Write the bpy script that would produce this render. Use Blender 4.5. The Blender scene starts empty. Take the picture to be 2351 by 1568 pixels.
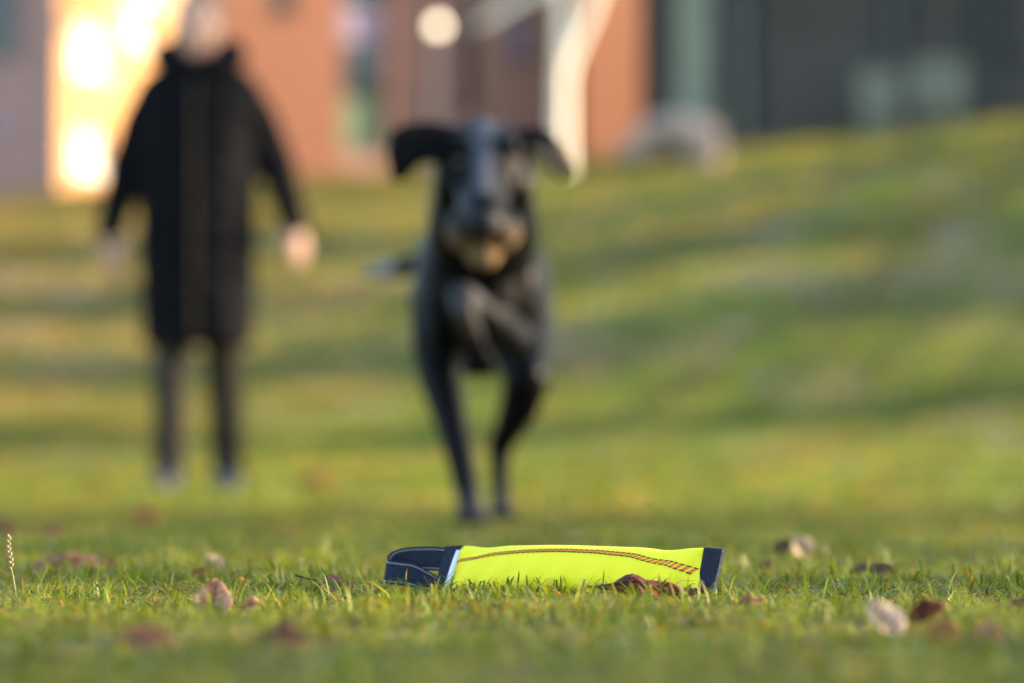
import bpy, bmesh, math, random
import numpy as np
from mathutils import Vector, Matrix, noise as mnoise

# ------------------------------------------------------------------ camera, sky, sun, exposure
sc = bpy.context.scene
C = sc.collection
R = math.radians
CAM_H = 0.11
FPX = 7837.0                      # focal length in pixels of a 2351 px wide picture
cam_d = bpy.data.cameras.new('camera')
cam_d.lens = 120.0
cam_d.sensor_width = 36.0
cam_d.clip_start = 0.05
cam_d.clip_end = 1500.0
cam_d.dof.use_dof = True
cam_d.dof.focus_distance = 2.78
cam_d.dof.aperture_fstop = 3.6
cam = bpy.data.objects.new('camera', cam_d)
C.objects.link(cam)
cam.location = (0, 0, CAM_H)
cam.rotation_euler = (R(90 + 2.024), 0, 0)
sc.camera = cam

SUN_EL = R(15)
SUN_XY = Vector((0.985, 0.17)).normalized()
sun_vec = Vector((SUN_XY.x * math.cos(SUN_EL), SUN_XY.y * math.cos(SUN_EL), math.sin(SUN_EL)))
w = bpy.data.worlds.new('World')
sc.world = w
w.use_nodes = True
wn = w.node_tree.nodes
wl = w.node_tree.links
sky = wn.new('ShaderNodeTexSky')
sky.sky_type = 'NISHITA'
sky.sun_disc = False
sky.sun_elevation = SUN_EL
sky.sun_rotation = math.atan2(SUN_XY.x, SUN_XY.y)
bg = wn['Background']
bg.inputs['Strength'].default_value = 0.15
wl.new(sky.outputs['Color'], bg.inputs['Color'])
sd = bpy.data.lights.new('sun', 'SUN')
sd.energy = 4.6
sd.angle = R(0.6)
sd.color = (1.0, 0.80, 0.55)
sun = bpy.data.objects.new('sun', sd)
C.objects.link(sun)
sun.rotation_euler = sun_vec.to_track_quat('Z', 'Y').to_euler()

sc.view_settings.view_transform = 'Standard'
sc.view_settings.look = 'None'
sc.view_settings.exposure = 2.25
sc.view_settings.gamma = 1.0
sc.render.engine = 'CYCLES'
sc.cycles.use_denoising = True
sc.cycles.max_bounces = 6
sc.cycles.diffuse_bounces = 3
sc.cycles.glossy_bounces = 2
sc.cycles.transmission_bounces = 3
sc.cycles.sample_clamp_indirect = 6.0

random.seed(7)
rng = np.random.default_rng(11)


def at(px, py, Y):
    """a point of the place, from where it shows in a 2351 px wide picture and how far off it stands"""
    return Vector(((px - 1175.5) / FPX * Y, Y, CAM_H + (1061.0 - py) / FPX * Y))


# ------------------------------------------------------------------ the lie of the land
def H(x, y):
    x = np.asarray(x, float)
    y = np.asarray(y, float)
    sm = np.clip((y - 14) / 12.0, 0, 1)
    sm = sm * sm * (3 - 2 * sm)
    sd_ = np.clip((y - 34) / 26.0, 0, 1)
    sd_ = sd_ * sd_ * (3 - 2 * sd_)
    t = y - 12.0 + 1.3 * np.clip(x + 0.5, 0, 7) * sm * (1 - sd_)
    g = np.where(t <= 0, 0.0, np.where(t < 8, t * t / 16.0, 4.0 + (t - 8)))
    g = np.where(t > 58, 54.0 + 10 * (1 - np.exp(-(t - 58) / 10.0)), g)
    A = 5.6 + 0.03 * np.clip(x, -30, 30) + 0.07 * np.clip(x, 0, 16)
    z = A * g / 49.0
    amp = np.clip((y - 5) / 20.0, 0, 1)
    z = z + amp * (0.05 * np.sin(x * 0.9 + 1.3) * np.sin(y * 0.55 + 0.4) + 0.03 * np.sin(x * 2.1 + y * 1.1))
    z = z + 0.0035 * np.sin(x * 9 + 1) * np.sin(y * 7 + 2)
    return z


def hz(x, y):
    return float(H(x, y))


# ------------------------------------------------------------------ materials
MATS = {}


def mat(name, col, rough=0.7, spec=0.3, var=0.0, scale=8.0, bump=0.0, bscale=60.0, col2=None, metal=0.0, sheen=0.0, transl=0.0,
        attr=None, detail=4.0):
    m = bpy.data.materials.new(name)
    m.use_nodes = True
    nt = m.node_tree
    n, l = nt.nodes, nt.links
    p = n['Principled BSDF']
    p.inputs['Roughness'].default_value = rough
    p.inputs['Specular IOR Level'].default_value = spec
    p.inputs['Metallic'].default_value = metal
    p.inputs['Sheen Weight'].default_value = sheen
    p.inputs['Sheen Roughness'].default_value = 0.3
    src = None
    if attr:
        a = n.new('ShaderNodeAttribute')
        a.attribute_name = attr
        src = a.outputs['Color']
    elif var > 0 or col2 is not None:
        tc = n.new('ShaderNodeTexCoord')
        nz = n.new('ShaderNodeTexNoise')
        nz.inputs['Scale'].default_value = scale
        nz.inputs['Detail'].default_value = detail
        l.new(tc.outputs['Object'], nz.inputs['Vector'])
        rp = n.new('ShaderNodeValToRGB')
        rp.color_ramp.elements[0].position = 0.35
        rp.color_ramp.elements[1].position = 0.65
        c1 = tuple(c * (1 - var) for c in col)
        c2 = col2 if col2 is not None else tuple(min(1, c * (1 + var)) for c in col)
        rp.color_ramp.elements[0].color = (*c1, 1)
        rp.color_ramp.elements[1].color = (*c2, 1)
        l.new(nz.outputs['Fac'], rp.inputs['Fac'])
        src = rp.outputs['Color']
    if src is not None:
        l.new(src, p.inputs['Base Color'])
    else:
        p.inputs['Base Color'].default_value = (*col, 1)
    if bump > 0:
        tc2 = n.new('ShaderNodeTexCoord')
        nb = n.new('ShaderNodeTexNoise')
        nb.inputs['Scale'].default_value = bscale
        l.new(tc2.outputs['Object'], nb.inputs['Vector'])
        b = n.new('ShaderNodeBump')
        b.inputs['Strength'].default_value = bump
        b.inputs['Distance'].default_value = 0.01
        l.new(nb.outputs['Fac'], b.inputs['Height'])
        l.new(b.outputs['Normal'], p.inputs['Normal'])
    if transl > 0:
        t = n.new('ShaderNodeBsdfTranslucent')
        if src is not None:
            l.new(src, t.inputs['Color'])
        else:
            t.inputs['Color'].default_value = (*col, 1)
        mx = n.new('ShaderNodeMixShader')
        mx.inputs['Fac'].default_value = transl
        l.new(p.outputs[0], mx.inputs[1])
        l.new(t.outputs[0], mx.inputs[2])
        l.new(mx.outputs[0], n['Material Output'].inputs['Surface'])
    MATS[name] = m
    return m


def brick_mat(name, c1, c2, mortar):
    m = mat(name, c1, 0.85, 0.15)
    n, l = m.node_tree.nodes, m.node_tree.links
    p = n['Principled BSDF']
    tc = n.new('ShaderNodeTexCoord')
    mp = n.new('ShaderNodeMapping')
    mp.inputs['Rotation'].default_value = (R(90), 0, 0)
    l.new(tc.outputs['Object'], mp.inputs['Vector'])
    br = n.new('ShaderNodeTexBrick')
    br.inputs['Color1'].default_value = (*c1, 1)
    br.inputs['Color2'].default_value = (*c2, 1)
    br.inputs['Mortar'].default_value = (*mortar, 1)
    br.inputs['Scale'].default_value = 1.0
    br.inputs['Brick Width'].default_value = 0.22
    br.inputs['Row Height'].default_value = 0.075
    br.inputs['Mortar Size'].default_value = 0.01
    l.new(mp.outputs['Vector'], br.inputs['Vector'])
    l.new(br.outputs['Color'], p.inputs['Base Color'])
    bp = n.new('ShaderNodeBump')
    bp.inputs['Strength'].default_value = 0.5
    bp.inputs['Distance'].default_value = 0.01
    bp.invert = True
    l.new(br.outputs['Fac'], bp.inputs['Height'])
    l.new(bp.outputs['Normal'], p.inputs['Normal'])
    return m


def ground_mat():
    m = bpy.data.materials.new('lawn_soil')
    m.use_nodes = True
    n, l = m.node_tree.nodes, m.node_tree.links
    p = n['Principled BSDF']
    p.inputs['Roughness'].default_value = 0.9
    p.inputs['Specular IOR Level'].default_value = 0.1
    tc = n.new('ShaderNodeTexCoord')
    mp = n.new('ShaderNodeMapping')
    mp.inputs['Rotation'].default_value = (0, 0, R(-28))
    mp.inputs['Scale'].default_value = (0.9, 0.35, 0.5)
    l.new(tc.outputs['Object'], mp.inputs['Vector'])

    def nz(scale, det, rough=0.55):
        q = n.new('ShaderNodeTexNoise')
        q.inputs['Scale'].default_value = scale
        q.inputs['Detail'].default_value = det
        q.inputs['Roughness'].default_value = rough
        l.new(mp.outputs['Vector'], q.inputs['Vector'])
        return q
    a = nz(1.5, 6)
    r1 = n.new('ShaderNodeValToRGB')
    e = r1.color_ramp.elements
    e[0].position, e[0].color = 0.40, (0.070, 0.082, 0.018, 1)
    e[1].position, e[1].color = 0.62, (0.215, 0.155, 0.090, 1)
    k = r1.color_ramp.elements.new(0.5)
    k.color = (0.125, 0.125, 0.024, 1)
    l.new(a.outputs['Fac'], r1.inputs['Fac'])
    b = nz(26, 4, 0.7)
    mx = n.new('ShaderNodeMix')
    mx.data_type = 'RGBA'
    mx.blend_type = 'OVERLAY'
    mx.inputs[0].default_value = 0.55
    l.new(r1.outputs['Color'], mx.inputs[6])
    l.new(b.outputs['Color'], mx.inputs[7])
    l.new(mx.outputs[2], p.inputs['Base Color'])
    c = nz(60, 3)
    bp = n.new('ShaderNodeBump')
    bp.inputs['Strength'].default_value = 0.8
    bp.inputs['Distance'].default_value = 0.03
    l.new(c.outputs['Fac'], bp.inputs['Height'])
    l.new(bp.outputs['Normal'], p.inputs['Normal'])
    return m


# ------------------------------------------------------------------ object helpers
def tag(o, label=None, cat=None, group=None, kind=None):
    if label:
        o['label'] = label
    if cat:
        o['category'] = cat
    if group:
        o['group'] = group
    if kind:
        o['kind'] = kind
    return o


def link(name, me, parent=None, material=None, smooth=False):
    o = bpy.data.objects.new(name, me)
    C.objects.link(o)
    if parent is not None:
        o.parent = parent
    if material is not None:
        me.materials.append(material)
    if smooth:
        me.polygons.foreach_set('use_smooth', [True] * len(me.polygons))
    return o


def pyd(name, verts, faces, parent=None, material=None, smooth=False):
    me = bpy.data.meshes.new(name)
    me.from_pydata([tuple(v) for v in verts], [], faces)
    me.update()
    return link(name, me, parent, material, smooth)


def empty(name, loc=(0, 0, 0), rz=0.0):
    o = bpy.data.objects.new(name, None)
    o.empty_display_size = 0.1
    C.objects.link(o)
    o.location = loc
    o.rotation_euler = (0, 0, rz)
    return o


class MB:
    """collects closed shapes for ONE mesh"""
    def __init__(self):
        self.v, self.f = [], []

    def add(self, verts, faces):
        b = len(self.v)
        self.v += [tuple(x) for x in verts]
        self.f += [tuple(i + b for i in f) for f in faces]
        return self

    def box(self, x0, x1, y0, y1, z0, z1):
        return self.add([(x0, y0, z0), (x1, y0, z0), (x1, y1, z0), (x0, y1, z0), (x0, y0, z1), (x1, y0, z1), (x1, y1, z1), (x0, y1, z1)],
                        [(0, 3, 2, 1), (4, 5, 6, 7), (0, 1, 5, 4), (1, 2, 6, 5), (2, 3, 7, 6), (3, 0, 4, 7)])

    def ball(self, c, r, seg=16, rings=10, rot=None):
        c = Vector(c)
        r = Vector(r) if hasattr(r, '__len__') else Vector((r, r, r))
        vs, fs = [], []
        for i in range(1, rings):
            th = math.pi * i / rings
            for j in range(seg):
                ph = 2 * math.pi * j / seg
                p = Vector((r.x * math.sin(th) * math.cos(ph), r.y * math.sin(th) * math.sin(ph), r.z * math.cos(th)))
                vs.append(c + (rot @ p if rot else p))
        top, bot = Vector((0, 0, r.z)), Vector((0, 0, -r.z))
        vs.append(c + (rot @ top if rot else top))
        vs.append(c + (rot @ bot if rot else bot))
        T, B = len(vs) - 2, len(vs) - 1
        for i in range(rings - 2):
            for j in range(seg):
                a, b2 = i * seg + j, i * seg + (j + 1) % seg
                fs.append((a, a + seg, b2 + seg, b2))
        for j in range(seg):
            fs.append((T, j, (j + 1) % seg))
            o = (rings - 2) * seg
            fs.append((B, o + (j + 1) % seg, o + j))
        return self.add(vs, fs)

    def tube(self, pts, rads, seg=14, side=None, cap=True):
        """loft along pts; a radius is r or (across, thick); side: the direction of 'across'"""
        pts = [Vector(p) for p in pts]
        rr = [(q, q) if not hasattr(q, '__len__') else tuple(q) for q in rads]
        # rounded ends
        if cap:
            d0 = (pts[0] - pts[1]).normalized()
            d1 = (pts[-1] - pts[-2]).normalized()
            m0, m1 = min(rr[0]), min(rr[-1])
            P0, R0, P1, R1 = [], [], [], []
            for a in (80, 55, 28):
                P0.append(pts[0] + d0 * m0 * math.sin(R(a)))
                R0.append((rr[0][0] * math.cos(R(a)), rr[0][1] * math.cos(R(a))))
            for a in (28, 55, 80):
                P1.append(pts[-1] + d1 * m1 * math.sin(R(a)))
                R1.append((rr[-1][0] * math.cos(R(a)), rr[-1][1] * math.cos(R(a))))
            pts = P0 + pts + P1
            rr = R0 + rr + R1
        n = len(pts)
        vs, fs = [], []
        prev = None
        for i in range(n):
            t = (pts[min(i + 1, n - 1)] - pts[max(i - 1, 0)]).normalized()
            if side is not None:
                s = Vector(side[min(max(i - (3 if cap else 0), 0), len(side) - 1)]) if isinstance(side, list) else Vector(side)
            else:
                s = prev if prev is not None else (Vector((1, 0, 0)) if abs(t.x) < 0.8 else Vector((0, 1, 0)))
            s = (s - t * s.dot(t)).normalized()
            u = t.cross(s)
            prev = s
            for j in range(seg):
                a = 2 * math.pi * j / seg
                vs.append(pts[i] + s * rr[i][0] * math.cos(a) + u * rr[i][1] * math.sin(a))
        for i in range(n - 1):
            for j in range(seg):
                a, b2 = i * seg + j, i * seg + (j + 1) % seg
                fs.append((a, b2, b2 + seg, a + seg))
        fs.append(tuple(range(seg - 1, -1, -1)))
        fs.append(tuple((n - 1) * seg + j for j in range(seg)))
        return self.add(vs, fs)

    def build(self, name, parent=None, material=None, smooth=False):
        return pyd(name, self.v, self.f, parent, material, smooth)

    def remesh(self, name, voxel, smooth_it=4, parent=None, material=None):
        """one continuous surface from all the shapes"""
        tmp = pyd('tmp_body', self.v, self.f)
        md = tmp.modifiers.new('r', 'REMESH')
        md.mode = 'VOXEL'
        md.voxel_size = voxel
        if smooth_it:
            ms = tmp.modifiers.new('s', 'SMOOTH')
            ms.factor = 0.5
            ms.iterations = smooth_it
        dg = bpy.context.evaluated_depsgraph_get()
        me = bpy.data.meshes.new_from_object(tmp.evaluated_get(dg))
        old = tmp.data
        bpy.data.objects.remove(tmp)
        bpy.data.meshes.remove(old)
        me.name = name
        return link(name, me, parent, material, True)


def verts_np(me):
    a = np.empty(len(me.vertices) * 3)
    me.vertices.foreach_get('co', a)
    return a.reshape(-1, 3)


def paint(me, cols):
    at_ = me.attributes.new('Col', 'FLOAT_COLOR', 'POINT')
    c4 = np.ones((len(cols), 4), np.float32)
    c4[:, :3] = cols
    at_.data.foreach_set('color', c4.ravel())


def sst(a, b, x):
    t = np.clip((x - a) / (b - a), 0, 1)
    return t * t * (3 - 2 * t)


def lerp(a, b, t):
    return a + (b - a) * t


# ------------------------------------------------------------------ ground
M_ground = ground_mat()


def build_ground():
    xs = np.unique(np.concatenate([np.linspace(-3, 3, 121), np.linspace(-16, 16, 161), np.linspace(-250, 250, 51)]))
    ys = np.unique(np.concatenate([np.linspace(-60, 0, 13), np.linspace(0, 8, 161), np.linspace(8, 80, 241), np.linspace(80, 500, 43)]))
    X, Y = np.meshgrid(xs, ys)
    Z = H(X, Y)
    nx, ny = len(xs), len(ys)
    V = np.stack([X, Y, Z], -1).reshape(-1, 3)
    i = (np.arange(ny - 1)[:, None] * nx + np.arange(nx - 1)[None, :]).ravel()
    F = np.stack([i, i + 1, i + nx + 1, i + nx], -1)
    o = pyd('ground', V.tolist(), F.tolist(), None, M_ground, True)
    tag(o, kind='structure', label='lawn ground rising into a grassy bank')


build_ground()

# ------------------------------------------------------------------ grass
M_grass = mat('grass_blade', (0.1, 0.14, 0.03), 0.45, 0.22, attr='Col', transl=0.38)


def fnoise(x, y, seed, freq):
    r = np.random.default_rng(seed)
    s = np.zeros_like(x)
    for k in range(7):
        a = r.uniform(0, 2 * math.pi)
        f = freq * r.uniform(0.5, 1.7)
        s += np.sin((x * math.cos(a) + y * math.sin(a)) * f + r.uniform(0, 6.28))
    return s / 7 * 1.9


PAL = np.array([[0.085, 0.135, 0.018], [0.060, 0.105, 0.020], [0.115, 0.150, 0.022], [0.070, 0.110, 0.045],
                [0.190, 0.165, 0.030], [0.300, 0.160, 0.030], [0.235, 0.180, 0.085], [0.140, 0.090, 0.050]])


def blades(name, xr, y0, y1, dens, h, wd, lean, seed, label, keepout=None, tall_frac=0.0, tall=(0.013, 0.030), dry=0.16, tone=None, margin=0.35, patch=0.0):
    r = np.random.default_rng(seed)
    wmax = 0.157 * y1 + margin
    n0 = int(dens * 2 * wmax * (y1 - y0))
    x = r.uniform(-wmax, wmax, n0)
    y = r.uniform(y0, y1, n0)
    k = np.abs(x) < 0.157 * y + margin
    cl = fnoise(x, y, seed + 1, 6.28 / (0.13 * max(1, y0 / 2.5)))
    cl2 = fnoise(x, y, seed + 2, 6.28 / (0.5 * max(1, y0 / 2.5)))
    k &= r.uniform(0, 1, n0) < np.clip(0.75 + 0.35 * cl + 0.12 * cl2, 0.12, 1)
    if keepout is not None:
        k &= ~keepout(x, y)
    x, y, cl, cl2 = x[k], y[k], cl[k], cl2[k]
    n = len(x)
    z = H(x, y)
    hh = h[0] + (h[1] - h[0]) * r.beta(1.6, 2.6, n)
    hh *= np.clip(1 + 0.25 * cl, 0.5, 1.5)
    ln = lean[0] + (lean[1] - lean[0]) * r.uniform(0, 1, n)
    ww = r.uniform(wd[0], wd[1], n)
    isT = r.uniform(0, 1, n) < tall_frac * np.clip(1 + 0.9 * cl + 0.5 * cl2, 0.1, 3)
    hh = np.where(isT, r.uniform(tall[0], tall[1], n), hh)
    ln = np.where(isT, r.uniform(0.15, 1.3, n), ln)
    ww = np.where(isT, ww * 1.35, ww)
    # drier and greener blotches nearby; on the bank streaks painting in shadow bands
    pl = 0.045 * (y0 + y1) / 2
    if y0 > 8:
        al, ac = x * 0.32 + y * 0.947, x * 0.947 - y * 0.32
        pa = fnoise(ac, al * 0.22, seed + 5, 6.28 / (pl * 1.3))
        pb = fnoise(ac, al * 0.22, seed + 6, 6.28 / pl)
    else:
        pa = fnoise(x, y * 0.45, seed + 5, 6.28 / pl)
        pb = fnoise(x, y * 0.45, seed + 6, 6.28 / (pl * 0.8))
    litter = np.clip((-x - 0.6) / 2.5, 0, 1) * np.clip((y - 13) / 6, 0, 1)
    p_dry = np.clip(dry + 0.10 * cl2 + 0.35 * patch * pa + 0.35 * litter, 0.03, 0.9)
    u = r.uniform(0, 1, n)
    isdry = u < np.where(isT, p_dry * 0.5, p_dry)
    ln = np.where(isdry & (y < 5), np.maximum(ln, r.uniform(1.0, 2.2, n)), ln)
    az = r.uniform(0, 2 * math.pi, n)
    dx, dy = np.cos(az), np.sin(az)
    ra = az + math.pi / 2 + r.normal(0, 0.5, n)
    sx, sy = np.cos(ra), np.sin(ra)
    V = np.empty((n, 7, 3))
    curl = r.uniform(0.5, 1.6, n)
    prof = [(0.0, 0.8), (0.38, 1.0), (0.75, 0.72)]
    for i, (t, wf) in enumerate(prof):
        out = hh * ln * t ** (1 + 0.6 * curl)
        up = hh * t * (1 - 0.30 * ln * t * curl)
        cx, cy, cz = x + dx * out, y + dy * out, z + up - 0.002
        V[:, 2 * i, 0] = cx - sx * ww * wf / 2
        V[:, 2 * i, 1] = cy - sy * ww * wf / 2
        V[:, 2 * i, 2] = cz
        V[:, 2 * i + 1, 0] = cx + sx * ww * wf / 2
        V[:, 2 * i + 1, 1] = cy + sy * ww * wf / 2
        V[:, 2 * i + 1, 2] = cz + ww * 0.15
    out = hh * ln
    V[:, 6, 0] = x + dx * out
    V[:, 6, 1] = y + dy * out
    V[:, 6, 2] = z + np.maximum(hh * (1 - 0.38 * ln * curl), 0.1 * hh) - 0.002
    # colours: each blade its own, some with a dry tip
    idx = r.choice(4, n, p=[0.42, 0.25, 0.22, 0.11])
    idd = r.choice([4, 5, 6, 7], n, p=[0.36, 0.16, 0.36, 0.12])
    idd = np.where(isT, np.where(idd == 6, 4, idd), idd)
    ci = np.where(isdry, idd, idx)
    ci = np.where(r.uniform(0, 1, n) < 0.45 * litter, 7, ci)
    col = PAL[ci] * r.uniform(0.75, 1.25, (n, 1)) * (1 + r.normal(0, 0.06, (n, 3)))
    if tone is not None:
        col *= np.array(tone)
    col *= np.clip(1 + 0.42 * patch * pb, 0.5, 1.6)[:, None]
    cv = np.repeat(col[:, None, :], 7, axis=1)
    tip = r.uniform(0, 1, n) < 0.22
    tc = PAL[r.choice([4, 5, 6], n)]
    cv[tip, 6] = tc[tip]
    cv[tip, 4] = 0.5 * (cv[tip, 4] + tc[tip])
    cv[tip, 5] = cv[tip, 4]
    me = bpy.data.meshes.new(name)
    me.vertices.add(n * 7)
    me.vertices.foreach_set('co', V.reshape(-1).astype(np.float32))
    b = np.arange(n)[:, None] * 7
    lp = b + np.array([0, 1, 3, 2, 2, 3, 5, 4, 4, 5, 6])[None, :]
    me.loops.add(n * 11)
    me.loops.foreach_set('vertex_index', lp.ravel().astype(np.int32))
    me.polygons.add(n * 3)
    st = (np.arange(n)[:, None] * 11 + np.array([0, 4, 8])[None, :]).ravel()
    me.polygons.foreach_set('loop_start', st.astype(np.int32))
    me.polygons.foreach_set('use_smooth', np.ones(n * 3, bool))
    me.update(calc_edges=True)
    me.validate()
    paint(me, np.clip(cv.reshape(-1, 3), 0, 1))
    o = link(name, me, None, M_grass)
    tag(o, label=label, cat='grass', kind='stuff')
    return o


# toy footprint (axis from its left to its right end), kept free of grass
TL, TR = Vector((-0.110, 2.965)), Vector((0.168, 2.765))


def toy_keepout(x, y):
    d = TR - TL
    L = d.length
    ux, uy = d.x / L, d.y / L
    a = (x - TL.x) * ux + (y - TL.y) * uy
    b = -(x - TL.x) * uy + (y - TL.y) * ux
    return (a > -0.008) & (a < L - 0.002) & (np.abs(b) < 0.026)


blades('lawn_grass', None, 1.35, 4.2, 50000, (0.005, 0.0155), (0.0007, 0.0021), (0.4, 2.4), 21, 'short tangled lawn grass around the yellow dummy',
       keepout=toy_keepout, tall_frac=0.045, tone=(1.75, 1.35, 0.42), patch=0.7)
blades('tall_grass_blades', None, 2.25, 3.25, 1500, (0.013, 0.032), (0.0010, 0.0018), (0.2, 1.4), 27, 'taller uncut grass blades standing around the yellow dummy',
       keepout=toy_keepout, tone=(1.4, 1.25, 0.4), dry=0.10, tall_frac=12, tall=(0.011, 0.027))
blades('tuft_blades', None, 2.60, 2.84, 3000, (0.014, 0.034), (0.0010, 0.0018), (0.2, 1.4), 29, 'tufts of longer grass in front of the yellow dummy',
       keepout=lambda x, y: toy_keepout(x, y) | (np.abs(x - 0.03) > 0.17), tone=(1.4, 1.25, 0.4), dry=0.08, tall_frac=12, tall=(0.011, 0.027))
blades('mid_grass', None, 4.2, 9.0, 9500, (0.007, 0.019), (0.002, 0.0038), (0.2, 1.4), 33, 'short lawn grass under the running dog', dry=0.24, tone=(1.4, 1.22, 0.5), patch=0.7)
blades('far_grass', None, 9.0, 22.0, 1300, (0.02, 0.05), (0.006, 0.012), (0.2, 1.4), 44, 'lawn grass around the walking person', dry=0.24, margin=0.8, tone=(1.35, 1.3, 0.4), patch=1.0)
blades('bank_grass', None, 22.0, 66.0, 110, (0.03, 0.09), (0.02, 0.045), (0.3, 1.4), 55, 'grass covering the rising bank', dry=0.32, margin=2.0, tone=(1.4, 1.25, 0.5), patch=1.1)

# ------------------------------------------------------------------ the yellow dummy
M_yel = mat('yellow_fabric', (0.98, 0.86, 0.025), 0.62, 0.25)
n_, l_ = M_yel.node_tree.nodes, M_yel.node_tree.links
tc_ = n_.new('ShaderNodeTexCoord')
mp_ = n_.new('ShaderNodeMapping')
mp_.inputs['Rotation'].default_value = (0, R(35), 0)
l_.new(tc_.outputs['Object'], mp_.inputs['Vector'])
wv_ = n_.new('ShaderNodeTexWave')
wv_.inputs['Scale'].default_value = 210
wv_.inputs['Distortion'].default_value = 1.2
wv_.inputs['Detail'].default_value = 2
wv_.inputs['Detail Scale'].default_value = 30
l_.new(mp_.outputs['Vector'], wv_.inputs['Vector'])
bp_ = n_.new('ShaderNodeBump')
bp_.inputs['Strength'].default_value = 0.6
bp_.inputs['Distance'].default_value = 0.0006
l_.new(wv_.outputs['Fac'], bp_.inputs['Height'])
l_.new(bp_.outputs['Normal'], n_['Principled BSDF'].inputs['Normal'])
M_navy = mat('navy_webbing', (0.013, 0.018, 0.036), 0.8, 0.25, var=0.25, scale=300, bump=0.4, bscale=700)
M_white = mat('white_tape', (0.75, 0.76, 0.80), 0.7, 0.2, var=0.05, scale=200)
M_orange = mat('orange_thread', (0.80, 0.17, 0.03), 0.6, 0.3)
M_black = mat('black_thread', (0.02, 0.02, 0.025), 0.6, 0.3)
M_thread = mat('grey_thread', (0.34, 0.34, 0.38), 0.6, 0.3)


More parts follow.
